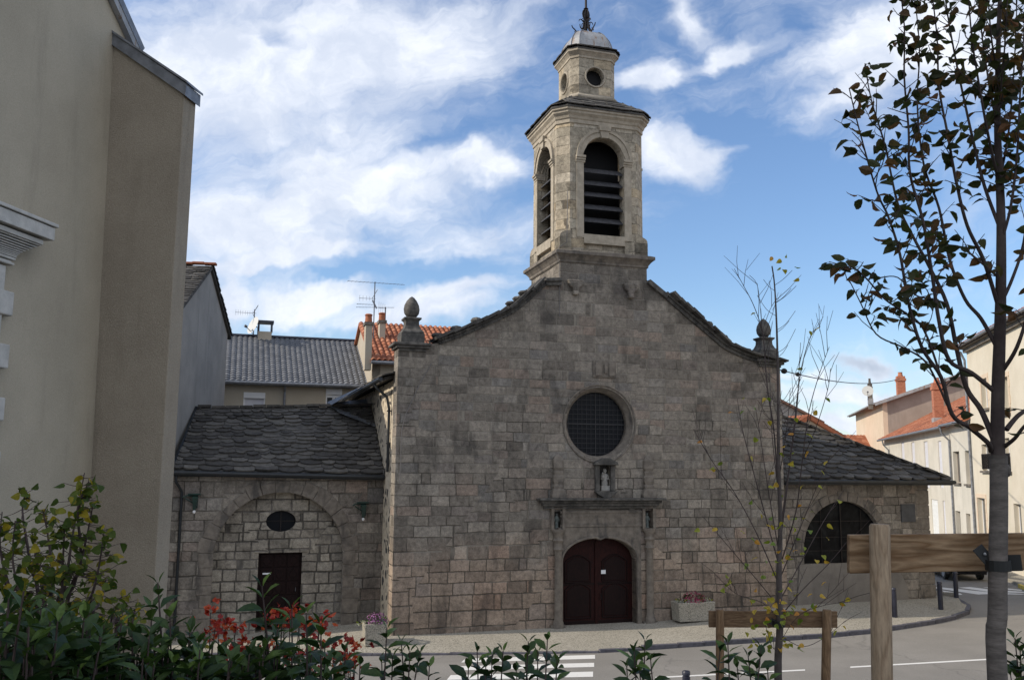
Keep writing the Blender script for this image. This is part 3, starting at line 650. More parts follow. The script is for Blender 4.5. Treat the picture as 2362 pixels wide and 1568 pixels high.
# inner moulding roll following the arch
P=[(DC-DHW-.04,-.07,.1)]+[(DC+(s-DC)*1.03,-.07,doortop(DC+(s-DC)*.9999)+.04) for s,_ in arch]+[(DC+DHW+.04,-.07,.1)]
mb.tube(P,.045,6)
for k,(a,b) in enumerate(((3.64,.07),(3.98,.05),(4.1,.07))): mb.box((5.66,-b,a),(8.82,.01,a+.07 if k!=1 else a+.04))
mb.box((5.7,-.035,3.62),(8.78,.0,4.2))
portal=cpart(mb,'portal',m_dress)
mb=MB(); zl=S(1390,1172)[1]
for a,b,d,e in ((zl,zl+.09,.12,.0),(zl+.09,zl+.19,.2,.07),(zl+.19,zl+.28,.28,.14),(zl+.28,zl+.36,.42,.24)): mb.box((5.05-e,-d,a),(9.25+e,.01,b))
cpart(mb,'cornice_ledge',m_dark,portal,bevel=.02)
for sx in ((nl+nr)/2,(ml+mr)/2):
    mb=MB(); rc=lambda r,z:[(sx+r*math.cos(2*math.pi*k/10),-.10+r*.8*math.sin(2*math.pi*k/10),z) for k in range(10)]
    zc=S(1285,1220)[1]
    mb.loft([rc(r,z) for r,z in((.19,.15),(.19,.5),(.155,.56),(.14,.7),(.13,zc-.75),(.15,zc-.7),(.19,zc-.66),(.14,zc-.6),(.15,zc-.42),(.20,zc-.36),(.15,zc-.30),(.17,zc-.16),(.235,zc-.08),(.235,zc))])
    mb.box((sx-.26,-.12,-.3),(sx+.26,.01,.42))
    for e in (-.2,.2): mb.box((sx+e-.05,-.12,zc),(sx+e+.05,.01,zl))
    mb.box((sx-.15,-.12,zc+.83),(sx+.15,.01,zl))
    cpart(mb,'colonnette',m_dress,portal,smooth=40)
    zb=zl+.36; mb=MB(); q=lambda a,d,z:[(sx-a,-d,z),(sx+a,-d,z),(sx+a,.0,z),(sx-a,.0,z)]
    mb.loft([q(a,d,zb+z) for a,d,z in((.26,.24,0),(.27,.24,.1),(.21,.2,.28),(.17,.17,.3),(.19,.18,.4),(.15,.15,.46),(.19,.17,.56),(.2,.17,.72),(.15,.14,.78),(.17,.15,.88),(.14,.13,.93),(.185,.16,1.02),(.18,.15,1.28),(.13,.1,1.4),(.05,.04,1.47))])
    cpart(mb,'carved_pinnacle',m_dress,portal,bevel=.025)
a,b,z0,z1=NICH[2]; mb=MB(); mb.box((a-.17,-.1,z0-.02),(a-.0,.0,z1)); mb.box((b,-.1,z0-.02),(b+.17,.0,z1))
mb.prism([(a-.22,z0-.02),(b+.22,z0-.02),(b+.12,z0-.12),((a+b)/2+.1,zl+.36),((a+b)/2-.1,zl+.36),(a-.12,z0-.12)],FT,-.22,.0)
mb.prism([(a-.25,z1),(b+.25,z1),(b+.2,z1+.1),((a+b)/2+.12,z1+.24),((a+b)/2-.12,z1+.24),(a-.2,z1+.1)],FT,-.26,.0)
cpart(mb,'niche_canopy',m_dark,portal,bevel=.02)
# door leaves with mouldings
def leafdoor(sgn):
    mb=MB(); s0,s1=(DC-DHW+.01,DC-.012) if sgn<0 else (DC+.012,DC+DHW-.01)
    sl_=[lerp(s0,s1,k/14) for k in range(15)]
    mb.solid(strips(sl_,lambda s:[(.30,doortop(s)-.02)]),FT,.34,.42)
    o=cpart(mb,'door_leaf',m_door,church); mb=MB()
    a_,b_=min(s0,s1)+.22,max(s0,s1)-.2
    def panel(z0,z1,arched,bulge):
        P=[(a_,z0),(b_,z0)]; P+= [(b_,z1-.12)]+([(lerp(b_,a_,k/8),z1-.12+.22*math.sin(math.pi*k/8)) for k in range(1,8)] if arched else [])+[(a_,z1-.12)]
        mb.tube([(x,.335,z) for x,z in P+[P[0]]],.035,5); mb.solid([[(x*.86+(a_+b_)/2*.14,lerp((z0+z1)/2,z,.88)) for x,z in P]],FT,.318,.345)
    panel(1.75,2.55,True,0); panel(.55,1.62,True,0); mb.box((min(s0,s1)+.02,.325,1.64),(max(s0,s1)-.02,.345,1.72)); mb.box((min(s0,s1)+.02,.325,.32),(max(s0,s1)-.02,.345,.46))
    cpart(mb,'door_panel',m_door2,o,bevel=.01)
    return o
dl=leafdoor(-1); dr=leafdoor(1)
mb=MB(); mb.box((DC-.05,.30,.3),(DC+.05,.36,3.08)); cpart(mb,'door_meeting_post',m_door,bevel=.01)
mb=MB(); mb.tube([(DC+.16,.33,1.15),(DC+.16,.27,1.16),(DC+.16,.27,1.34),(DC+.16,.33,1.35)],.014,6); cpart(mb,'door_handle',m_iron,dr)
mb=MB(); mb.box((5.5,.0,.12),(8.7,.8,.30)); cpart(mb,'threshold',m_dress)
# ------------------------------------------------------------------ bell tower (part of the church)
TC=(7.35,1.68)
def ring(a,c,z): 
    q=[(a-c,-a),(a,-(a-c)),(a,a-c),(a-c,a),(-(a-c),a),(-a,a-c),(-a,-(a-c)),(-(a-c),-a)]
    return [(TC[0]+x,TC[1]+y,z) for x,y in q]
tb=MB(); tb.loft([ring(1.665,.012,9.),ring(1.665,.012,12.9)])
tower=cpart(tb,'bell_tower',m_fac)
mb=MB(); mb.loft([ring(a,c,z) for a,c,z in((1.69,.012,12.86),(1.73,.012,12.9),(1.73,.012,12.96),(1.80,.012,13.06),(1.86,.012,13.12),(1.92,.012,13.16),(1.92,.012,13.27),(1.80,.012,13.32))]); cpart(mb,'string_course',m_dress,tower)
def rot(k,x,y):
    for _ in range(k%4): x,y=-y,x
    return TC[0]+x,TC[1]+y
def face(k,off):   # a: along face, b: height, t: depth from the face plane at distance off
    return lambda a,b,t:(lambda q:Vector((q[0],q[1],b)))(rot(k,a,-off+t))
A,CH=1.70,.38; HW=.80; ZS,ZP=13.95,16.84; HWR=HW
mb=MB()
for k in range(4):
    fn=face(k,A); e=A-CH
    arcs=[-HW*math.cos(math.pi*j/18) for j in range(19)]
    cells=strips([-e]+arcs+[e],lambda s:[(ZP+(HW*HW-s*s)**.5,18.08)] if abs(s)<HW else [(13.9,18.08)])
    mb.solid(cells,fn,0.,.42)
    mb.prism([(e,-A),(A,-e),(A-.42,-e),(e,-A+.42)],lambda a,b,t,k=k:(lambda q:Vector((q[0],q[1],t)))(rot(k,a,b)),13.9,18.08)
mb.loft([ring(1.60,.3,13.3),ring(1.60,.3,13.95)])   # recessed panel core
for k in range(4):
    f=face(k,0.)
    for sg in (-1,1):
        P=[(sg*HW,-1.715),(sg*1.715,-1.715),(sg*1.715,-1.2),(sg*HW,-1.2)]
        mb.prism(P,lambda a,b,t,k=k:(lambda q:Vector((q[0],q[1],t)))(rot(k,a,b)),13.3,13.80)
        c0=[(sg*HW,-1.712),(sg*1.712,-1.712),(sg*1.712,-HW),(sg*HW,-HW)]
    # scooped transition from square plinth to chamfered body
    pr=[]
    for j in range(7):
        c=CH*(1-math.cos(math.pi/2*j/6)); z=13.80+.26*math.sin(math.pi/2*j/6)
        pr.append([ (lambda q:(q[0],q[1],z))(rot(k,x,y)) for x,y in((HW+.02,-1.712),(1.712-c,-1.712),(1.712,-1.712+c),(1.712,-(HW+.02)),(HW+.02,-(HW+.02)))])
    mb.loft(pr)
belf=cpart(mb,'belfry_wall',m_tow,tower)
mb=MB()
for k in range(4):
    f=face(k,A)
    # archivolt, keystone, imposts, pilaster strips, sill
    cells=strips([-1.08+2.16*(1-math.cos(math.pi*j/20))/2 for j in range(21)],lambda s:[(ZP+.02+((HW*HW-s*s)**.5 if abs(s)<HW else 0),ZP+.03+(max(0,1.081**2-s*s))**.5)])
    mb.solid(cells,f,-.05,.02)
    cells=strips([-1.08+2.16*(1-math.cos(math.pi*j/20))/2 for j in range(21)],lambda s:[(ZP+.02+((.99**2-s*s)**.5 if abs(s)<.99 else 0),ZP+.03+(max(0,1.081**2-s*s))**.5)])
    mb.solid(cells,f,-.09,-.045)
    mb.prism([(-.13,ZP+.76),(.13,ZP+.76),(.21,18.04),(-.21,18.04)],f,-.13,.02); mb.prism([(-.21,17.86),(.21,17.86),(.25,18.05),(-.25,18.05)],f,-.17,.02)
    for sg in(-1,1):
        a,b=sorted((sg*HW*.995,sg*1.08))
        mb.prism([(a,13.82),(b,13.82),(b,ZP-.2),(a,ZP-.2)],f,-.04,.02)
        for z0,z1,d in((ZP-.22,ZP-.14,.06),(ZP-.14,ZP-.06,.1),(ZP-.06,ZP+.03,.14)): mb.prism([(a-.03 if sg<0 else a-.05,z0),(b+.05 if sg<0 else b+.03,z0),(b+.05 if sg<0 else b+.03,z1),(a-.03 if sg<0 else a-.05,z1)],f,-d,.3)
    mb.prism([(-HW-.0,13.62),(HW,13.62),(HW,13.97),(-HW,13.97)],f,-.05,.42)
cpart(mb,'belfry_moulding',m_towdress,tower,bevel=.012)
zsl=[S(1392,y,.2)[1] for y in(398,426,452,481,511)]
for k in range(4):
    for zz in zsl:
        mb=MB(); fn=face(k,A)
        P=[fn(-HW+.002,zz-.10,.12),fn(HW-.002,zz-.10,.12),fn(HW-.002,zz+.12,.44),fn(-HW+.002,zz+.12,.44)]
        up=Vector((0,0,.05)); mb.hexa(P+[p+up for p in P]); cpart(mb,'louvre_slat',m_louvre,tower)
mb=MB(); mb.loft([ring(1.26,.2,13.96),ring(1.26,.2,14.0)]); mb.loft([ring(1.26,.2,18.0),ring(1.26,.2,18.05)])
mb.box((TC[0]-.9,TC[1]-.7,14.),(TC[0]+1.0,TC[1]+.75,17.7)); cpart(mb,'belfry_shade_core',m_black,tower)  # added black block and slabs: the belfry's inner shade put into colour
mb=MB(); mb.loft([ring(a,c,z) for a,c,z in((1.70,.38,18.07),(1.74,.39,18.09),(1.74,.39,18.22),(1.77,.39,18.25),(1.80,.4,18.34),(1.88,.42,18.43),(1.88,.42,18.5),(1.93,.43,18.53),(1.93,.43,18.62))]); cpart(mb,'belfry_cornice',m_towdress,tower)
def ringroof(z0,a0,c0,z1,a1,c1,rows,wd,name,par):
    mb=MB(); mb.loft([ring(a0-.04,c0,z0-.015),ring(a0-.04,c0,z0+.05),ring(a1,c1,z1)])
    q0=ring(a0,c0,z0+.05); q1=ring(a1,c1,z1)
    for i in range(8): lauze(mb,q0[i],q0[(i+1)%8],q1[i],q1[(i+1)%8],rows,wd,rnd,.035,.6)
    return cpart(mb,name,m_slate,par)
ringroof(18.62,2.0,.45,19.42,.95,.27,4,.55,'belfry_roof',tower)
mb=MB(); mb.loft([ring(a,c,z) for a,c,z in((1.0,.28,19.3),(1.0,.28,19.42),(1.03,.28,19.46),(1.03,.28,19.52),(.93,.26,19.6),(.905,.25,19.64))]); lan=cpart(mb,'lantern_base',m_towdress,tower)
LA,LC=.90,.25; OR=.345; OZ=20.34; mb=MB()
for k in range(4):
    e=LA-LC; fn=face(k,LA)
    cells=strips([-e]+[-OR*math.cos(math.pi*j/20) for j in range(21)]+[e],lambda s:[(19.62,OZ-(OR*OR-s*s)**.5),(OZ+(OR*OR-s*s)**.5,21.06)] if abs(s)<OR else [(19.62,21.06)])
    mb.solid(cells,fn,0.,.24)
    mb.prism([(e,-LA),(LA,-e),(LA-.24,-e),(e,-LA+.24)],lambda a,b,t,k=k:(lambda q:Vector((q[0],q[1],t)))(rot(k,a,b)),19.62,21.06)
lant=cpart(mb,'lantern_wall',m_tow,tower)
for k in range(4):
    mb=MB(); fn=face(k,LA); P=[fn((OR+.05)*math.cos(2*math.pi*j/24),OZ+(OR+.05)*math.sin(2*math.pi*j/24),-.005) for j in range(25)]
    mb.tube(P,.045,6,False); cpart(mb,'oculus_ring',m_towdress,tower,smooth=60)
mb=MB(); mb.loft([ring(.6,.1,19.7),ring(.6,.1,21.0)]); cpart(mb,'lantern_shade_core',m_black,tower)  # added black core: shade behind the oculi put into its colour
mb=MB(); mb.loft([ring(a,c,z) for a,c,z in((.90,.25,21.05),(.93,.26,21.06),(.93,.26,21.14),(.97,.27,21.2),(1.02,.28,21.26),(1.05,.29,21.28),(1.05,.29,21.36))]); cpart(mb,'lantern_cornice',m_towdress,tower)
ringroof(21.36,1.10,.31,21.58,.82,.24,2,.4,'lantern_eave_slates',tower)
mb=MB(); mb.loft([ring(.86*math.cos(x)**.8+.0 if x<1.35 else .27,.25*max(.3,math.cos(x)),21.5+1.0*math.sin(x)) for x in [k*.14 for k in range(10)]]); dome=cpart(mb,'lantern_dome',m_zincl,tower)
for i in range(8):
    mb=MB(); mb.tube([ring(.865*math.cos(x)**.8,.25*max(.3,math.cos(x)),21.51+1.0*math.sin(x))[i] for x in [k*.14 for k in range(9)]],.018,5); cpart(mb,'dome_seam',m_zinc,tower)
# wrought iron spire
mb=MB(); cx,cy=TC; mb.tube([(cx,cy,22.3),(cx,cy,23.6),(cx,cy,26.2)],[.06,.05,.022],8)
mb.lathe([(.05,23.52),(.10,23.55),(.05,23.60)],(cx,cy,0),8)
def curl(an,pts,r0=.026,r1=.012):
    mb.tube([(cx+p*math.cos(an),cy+p*math.sin(an),z) for p,z in pts],[lerp(r0,r1,i/(len(pts)-1)) for i in range(len(pts))],5)
for k in range(8):
    an=k*math.pi/4+.2
    if k%2==0:
        curl(an,[(.34,22.42),(.24,22.55),(.14,22.72),(.1,22.95),(.1,23.08)],.04,.03)
        curl(an,[(.34,22.42),(.42,22.5),(.5,22.52),(.53,22.46),(.48,22.42)],.03)
        curl(an,[(.42,22.48),(.55,22.58),(.62,22.62),(.66,22.7)],.026,.02)
        curl(an,[(.18,22.66),(.26,22.72),(.29,22.82),(.27,22.86)],.03)
        curl(an,[(.08,22.95),(.16,23.02),(.24,23.06),(.31,23.03),(.33,22.95)],.028)
        curl(an,[(.05,23.1),(.13,23.2),(.155,23.32),(.13,23.44),(.05,23.5)],.028,.028)
    else:
        curl(an,[(.28,22.44),(.2,22.6),(.12,22.8),(.08,23.0)],.035,.03)
        curl(an,[(.06,23.0),(.14,23.06),(.17,23.13),(.13,23.18),(.08,23.15)],.024)
        curl(an,[(.3,22.44),(.4,22.49),(.44,22.44)],.026)
        curl(an,[(.05,23.12),(.1,23.22),(.12,23.32),(.1,23.43),(.05,23.5)],.024,.024)
mb.ball((cx,cy,23.3),.085,.085,.2,8,6)
cpart(mb,'iron_spire',m_iron,tower,smooth=50)
mb=MB(); P=[(5.63,-.03,10.9),(5.63,-.03,12.8),(5.42,-.26,13.2),(5.62,-.04,13.4),(5.9,-.04,13.6),(5.93,-.04,15.5)]
P=[(p[0],p[1],p[2]) for p in P]; mb.tube(P,.014,5); cpart(mb,'lightning_cable',m_cable); mb=MB()
q=[S(*p) for p in ((995,838),(970,880),(935,955),(926,990),(921,1115))]; mb.tube([(a,-.03,b) for a,b in q],.014,5)
cpart(mb,'lightning_cable',m_cable)
FW=lambda a,b,t: W(a,t,b)
def arc_ring(mb,fn,c,r0,r1,a0,a1,n,t0,t1,rr,gap=.012):
    for k in range(n):
        b0=lerp(a0,a1,k/n)+gap/r0; b1=lerp(a0,a1,(k+1)/n)-gap/r0; ro=r1*rr.uniform(.95,1.05); tt=t0-rr.random()*.012
        P=[(c[0]+r*math.cos(b),c[1]+r*math.sin(b)) for r,b in((r0,b0),(r0,(b0+b1)/2),(r0,b1),(ro,b1),(ro,(b0+b1)/2),(ro,b0))]
        mb.prism(P,fn,tt,t1,rr.random())
# ------------------------------------------------------------------ left side chapel
chl=thing('side_chapel','low stone side chapel with oval window over a dark door, left of the church','chapel',tuple(W(-3.5,2.7,.3)),TH)
AC=(-3.46,2.60); AR=2.13
sb=[-7.1]+[AC[0]-AR*math.cos(math.pi*k/28) for k in range(29)]+[-.005]
cells=strips(sb,lambda s:[(AC[1]+max(0,AR*AR-(s-AC[0])**2)**.5,5.25)] if abs(s-AC[0])<AR else [(-.4,5.25)])
mb=MB().solid(cells,FW,2.56,2.90); mb.hexa([W(*p) for p in((-7.1,2.92,-.4),(-6.6,2.92,-.4),(-6.6,8.,-.4),(-7.1,8.,-.4),(-7.1,2.92,5.2),(-6.6,2.92,5.2),(-6.6,8.,5.2),(-7.1,8.,5.2))])
mb.build('wall',m_chap,chl)
OV=(-3.44,3.75,.50,.355); DH=(-4.13,-2.68,.30,2.74)
def tb_(s):
    z=[-.4]
    if DH[0]<s<DH[1]: z=[DH[3]]
    if abs(s-OV[0])<OV[2]:
        h=OV[3]*(1-((s-OV[0])/OV[2])**2)**.5; z+= [OV[1]-h,OV[1]+h]
    z.append(AC[1]+max(.0,(AR+.03)**2-(s-AC[0])**2)**.5+.05); return list(zip(z[::2],z[1::2]))
sb=sorted(set(round(q,3) for q in [AC[0]-2.15*math.cos(math.pi*k/26) for k in range(27)]+[OV[0]-OV[2]*math.cos(math.pi*k/20) for k in range(21)]+list(DH[:2])))
MB().solid(strips(sb,tb_),FW,2.905,3.3).build('blind_arch_infill',m_tymp,chl)
mb=MB(); arc_ring(mb,FW,AC,AR,AR+.44,R(-8),R(188),17,2.535,2.58,rnd)
for sg in(-1,1):
    z=.25
    while z<2.25:
        h=rnd.uniform(.3,.5); a,b=sorted((AC[0]+sg*(AR),AC[0]+sg*(AR+rnd.uniform(.35,.6)))); mb.prism([(a,z),(b,z),(b,min(z+h,2.3)-.02),(a,min(z+h,2.3)-.02)],FW,2.54,2.58,rnd.random()); z+=h
mb.build('arch_voussoirs',m_dress,chl,bevel=.015)
mb=MB(); n=8
for k in range(n):
    a0=2*math.pi*(k+.5)/n+.03; a1=2*math.pi*(k+1.5)/n-.03
    am=(a0+a1)/2; ro=.62 if k%2 else .52
    f=lambda a,r:(OV[0]+(OV[2]+r)*math.cos(a),OV[1]+(OV[3]+r)*math.sin(a))
    mb.prism([f(a0,.0),f(am,.0),f(a1,.0),f(a1,.4),f(am,.42 if k%2 else .36),f(a0,.4)],FW,2.885,2.92)
ovs=mb.build('oval_window',m_tymp,chl,bevel=.012)
MB().poly([W(OV[0]+(OV[2]+.02)*math.cos(2*math.pi*k/28),3.08,OV[1]+(OV[3]+.02)*math.sin(2*math.pi*k/28)) for k in range(28)]).build('glazing',m_glass,ovs)
mb=MB(); mb.prism([(OV[0]-.018,OV[1]-.35),(OV[0]+.018,OV[1]-.35),(OV[0]+.018,OV[1]+.35),(OV[0]-.018,OV[1]+.35)],FW,3.0,3.03); mb.prism([(OV[0]-.5,OV[1]-.015),(OV[0]+.5,OV[1]-.015),(OV[0]+.5,OV[1]+.015),(OV[0]-.5,OV[1]+.015)],FW,3.035,3.06)
for k in range(0):
    if k: o_=k*.09; h=.35*(1-(o_/.5)**2)**.5; mb.prism([(OV[0]+o_-.005,OV[1]-h),(OV[0]+o_+.005,OV[1]-h),(OV[0]+o_+.005,OV[1]+h),(OV[0]+o_-.005,OV[1]+h)],FW,3.0,3.01)
mb.build('window_bars',m_iron,ovs)
mb=MB(); zz=DH[3]
for a,b,c,d in((-4.75,-3.86,-4.75,-3.80),(-3.84,-3.02,-3.78,-3.08),(-3.0,-2.25,-3.06,-2.25)): mb.prism([(c,zz+.04),(d,zz+.04),(b,zz+.36),(a,zz+.36)],FW,2.88,2.92)
mb.prism([(-4.28,zz-.04),(-2.53,zz-.04),(-2.53,zz+.035),(-4.28,zz+.035)],FW,2.87,2.93)
mb.build('door_lintel',m_tymp,chl,bevel=.01)
mb=MB(); mb.prism([(DH[0]+.005,DH[2]),(DH[1]-.005,DH[2]),(DH[1]-.005,DH[3]-.03),(DH[0]+.005,DH[3]-.03)],FW,3.05,3.12); dr3=mb.build('door',m_door2,chl)
mb=MB()
for i in range(3):
    for j in range(5):
        a=lerp(DH[0]+.06,DH[1]-.06,i/3); b=lerp(DH[2]+.06,DH[3]-.08,j/5); p=(DH[1]-DH[0]-.12)/3-.05; q=(DH[3]-DH[2]-.14)/5-.05
        mb.prism([(a+.025,b+.025),(a+.025+p,b+.025),(a+.025+p,b+.025+q),(a+.025,b+.025+q)],FW,3.02,3.055); mb.prism([(a+.025+p/2,b+.06),(a+p-.03,b+.025+q/2),(a+.025+p/2,b+q-.02),(a+.08,b+.025+q/2)],FW,2.995,3.025)
mb.build('door_panel',m_door2,dr3,bevel=.008)
mb=MB(); mb.prism([(-3.97,1.98),(-3.70,1.98),(-3.70,2.03),(-3.97,2.03)],FW,2.985,3.0); mb.build('letter_slot',m_paper,dr3)
mb=MB(); mb.tube([W(-2.86,3.0,1.4),W(-2.86,2.95,1.42),W(-2.86,2.95,1.5),W(-2.86,3.0,1.52)],.014,6); mb.build('door_handle',m_steel,dr3)
el,er=S(398,1088,2.35),S(885,1099,2.35)
mb=MB(); P00=W(el[0],2.35,el[1]+.06); P10=W(-.02,2.35,er[1]+.06); P01=W(-6.45,6.,7.70); P11=W(-.02,6.,7.95)
slabroof(mb,P00,P10,P01,P11,.1); lauze(mb,P00,P10,P01,P11,18,.52,rnd,.06,1.6); lauze(mb,P11+V*3.65+Vector((0,0,-2.5)),P01+V*3.65+Vector((0,0,-2.5)),P11,P01,8,.6,rnd,.05)
for k in range(13):
    a=lerp(P01,P11,k/13); b=lerp(P01,P11,(k+.96)/13); mb.obox((a+b)/2+Vector((0,0,.07+rnd.uniform(-.02,.03))),(b-a)/2,V*.17,Vector((0,0,.045)),rnd.random())
mb.build('slate_roof',m_slate,chl)
mb=MB(); mb.tube([P00+Vector((0,0,-.08))-V*.07-U*.05,P10+Vector((0,0,-.08))-V*.07],.085,8); mb.obox((P00+P10)/2+Vector((0,0,-.13))-V*.02,(P10-P00)/2,V*.05,Vector((0,0,.05))); mb.build('gutter',m_gut,chl)
q=P00+Vector((0,0,-.12)); mb=MB(); mb.tube([q+U*.12,q+U*.12+Vector((0,0,-.25)),W(el[0]+.32,2.48,4.75),W(el[0]+.32,2.48,.35)],.05,8); mb.build('downpipe',m_gut,chl)
mb=MB(); mb.tube([P00-U*.03+Vector((0,0,.04)),P01-U*.05+Vector((0,0,.05))],.06,6); mb.build('verge_flashing',m_gut,chl)
mb=MB(); mb.faces([W(-.02,4.6,7.1),W(-.02,7.4,8.35),W(-1.75,6.1,8.05),W(-1.3,5.2,7.62)],[(0,1,2,3)]); mb.faces([W(-.75,3.4,8.52),W(-.75,8.5,8.52),W(-1.7,6.3,8.1),W(-1.6,5.6,7.95)],[(0,1,2,3)]); mb.build('lead_flashing',m_zinc,chl,recalc=False)
# ------------------------------------------------------------------ right side chapel
chr_=thing('side_chapel','low stone side chapel with wide arched window and hipped roof, right of the church','chapel',tuple(W(18,.4,.7)),TH)
WC=(17.33,2.66); WR=1.80
def wb(s):
    if abs(s-WC[0])<WR: return [(-.3,2.14),(WC[1]+(WR*WR-(s-WC[0])**2)**.5,5.2)]
    return [(-.3,5.2)]
sb=[14.505]+[WC[0]-WR*math.cos(math.pi*k/24) for k in range(25)]+[21.3]
mb=MB().solid(strips(sb,wb),FW,.4,.62)
mb.hexa([W(*p) for p in((20.8,.955,-.3),(21.3,.955,-.3),(21.3,13,-.3),(20.8,13,-.3),(20.8,.955,5.2),(21.3,.955,5.2),(21.3,13,5.2),(20.8,13,5.2))]); mb.build('wall',m_chap,chr_)
mb=MB(); z=.35
while z<5.0:
    h=rnd.uniform(.35,.6); l=rnd.uniform(.4,.8); f=rnd.uniform(.015,.05)+max(0,.16-(z*.05)); mb.hexa([W(*p) for p in((21.3-l,.385,z),(21.3+f,.385,z),(21.3+f,1.1,z),(21.3-l,1.1,z),(21.3-l,.385,z+h-.02),(21.3+f,.385,z+h-.02),(21.3+f,1.1,z+h-.02),(21.3-l,1.1,z+h-.02))],rnd.random()); z+=h
mb.build('quoin',m_dress,chr_,bevel=.03)
mb=MB(); arc_ring(mb,FW,WC,WR,WR+.36,R(-4),R(184),15,.375,.42,rnd); mb.build('arch_voussoirs',m_dress,chr_,bevel=.015)
aw=MB().poly([W(WC[0]-WR-.02,.6,2.1)]+[W(WC[0]-(WR+.02)*math.cos(math.pi*k/24),.6,WC[1]+(WR+.02)*math.sin(math.pi*k/24)) for k in range(25)]+[W(WC[0]+WR+.02,.6,2.1)]).build('arched_window',m_oldglass,chr_,recalc=False)
mb=MB()
for o_ in(-.9,-.02,.9): h=(WR*WR-o_*o_)**.5; th=.018 if abs(o_)<.1 else .008; mb.prism([(WC[0]+o_-th,2.14),(WC[0]+o_+th,2.14),(WC[0]+o_+th,WC[1]+h),(WC[0]+o_-th,WC[1]+h)],FW,.55,.57)
for z in(2.6,3.1,3.7): hh=(WR*WR-max(0,z-WC[1])**2)**.5; mb.prism([(WC[0]-hh,z-.012),(WC[0]+hh,z-.012),(WC[0]+hh,z+.012),(WC[0]-hh,z+.012)],FW,.575,.59)
mb.build('window_bars',m_iron,aw)
mb=MB(); mb.prism([(15.1,.4),(20.1,.4),(20.1,1.2),(19.6,2.13),(15.3,2.13)],FW,.36,.41); mb.build('cement_plinth',m_plinth,chr_,bevel=.01)
a,b=S(2077,1162,.38),S(2111,1203,.38); mb=MB(); mb.prism([(a[0],b[1]),(b[0],b[1]),(b[0],a[1]),(a[0],a[1])],FW,.36,.405); mb.build('wall_plaque',m_plate,chr_)
e0=5.25; P00=W(14.52,-.1,e0);P10=W(22.05,-.1,e0);P01=W(14.52,4.5,7.87);P11=W(17.45,4.5,7.87)
mb=MB(); 
for q in((P00,P10,P01,P11),(P10,W(22.05,14,e0),P11,W(17.45,14,7.87))): slabroof(mb,*q,.1); lauze(mb,*q,15,.55,rnd,.075,1.6)
for k in range(14):
    a=lerp(P10,P11,k/14); b=lerp(P10,P11,(k+1.1)/14); mb.obox((a+b)/2+Vector((0,0,.10+rnd.uniform(-.02,.03))),(b-a)/2,(b-a).cross(Vector((0,0,1))).normalized()*.16,Vector((0,0,.04)),rnd.random())
mb.build('slate_roof',m_slate,chr_)
mb=MB(); mb.tube([P00-V*.1+Vector((0,0,-.05)),P10-V*.1+U*.05+Vector((0,0,-.05)),W(22.15,13,e0-.05)],.075,8); mb.obox((P00+P10)/2+Vector((0,0,-.13))+V*.1,(P10-P00)/2,V*.15,Vector((0,0,.04))); mb.build('gutter',m_gut,chr_)
# ------------------------------------------------------------------ tall rendered building on the left
w1=Vector((math.sin(R(8.8)),math.cos(R(8.8)),0)); n1_=Vector((w1.y,-w1.x,0)); Q1=atY(236,784,15.)
def P1(x,y,off=0.): q=atp(x,y,Q1+n1_*off,n1_)-Q1; return q.dot(w1),q.z+ZC-(ZC-Q1.z)
def L1(a,z,off=0.): return Vector((Q1.x,Q1.y,0))+w1*a+n1_*off+Vector((0,0,z))
def P1z(x,y,off=0.): q=atp(x,y,Q1+n1_*off,n1_); return (q-Q1).dot(w1),q.z
tall=thing('tall_building','tall beige rendered building with zinc verge and buttress, at the left edge of the photo','building',tuple(L1(-4,1.5)),0)
v0=P1z(258,0); v1=P1z(300,92); sl_=(v0[1]-v1[1])/(v0[0]-v1[0]); amax=v1[0]+.12; ar=amax-9; zr=v1[1]+sl_*(ar-amax)
F1=lambda a,b,t: L1(a,b,-t)
mb=MB(); mb.prism([(amax,.0),(amax,v1[1]+sl_*.1),(ar,zr),(ar-9,zr+sl_*-9*-1),(ar-9,.0)],F1,0.,.5); mb.prism([(amax,0),(amax,v1[1]-.1),(amax-.4,v1[1]-.1),(amax-.4,0)],F1,.5,8.)
mb.build('gable_wall',m_render,tall)
d=Vector(L1(ar,zr))-Vector(L1(amax,v1[1]+sl_*.12)); c=(Vector(L1(ar,zr))+Vector(L1(amax,v1[1]+sl_*.12)))/2; up=d.normalized().cross(n1_); up=up if up.z>0 else -up
mb=MB(); mb.obox(c+up*.06-n1_*4,d/2+d.normalized()*.1,n1_*4.12,up*.07); mb.build('zinc_roof',m_zinc,tall)
mb=MB(); mb.obox(c-up*.06+n1_*.06,d/2+d.normalized()*.05,n1_*.05,up*.07); mb.build('verge_board',m_zincl,tall)
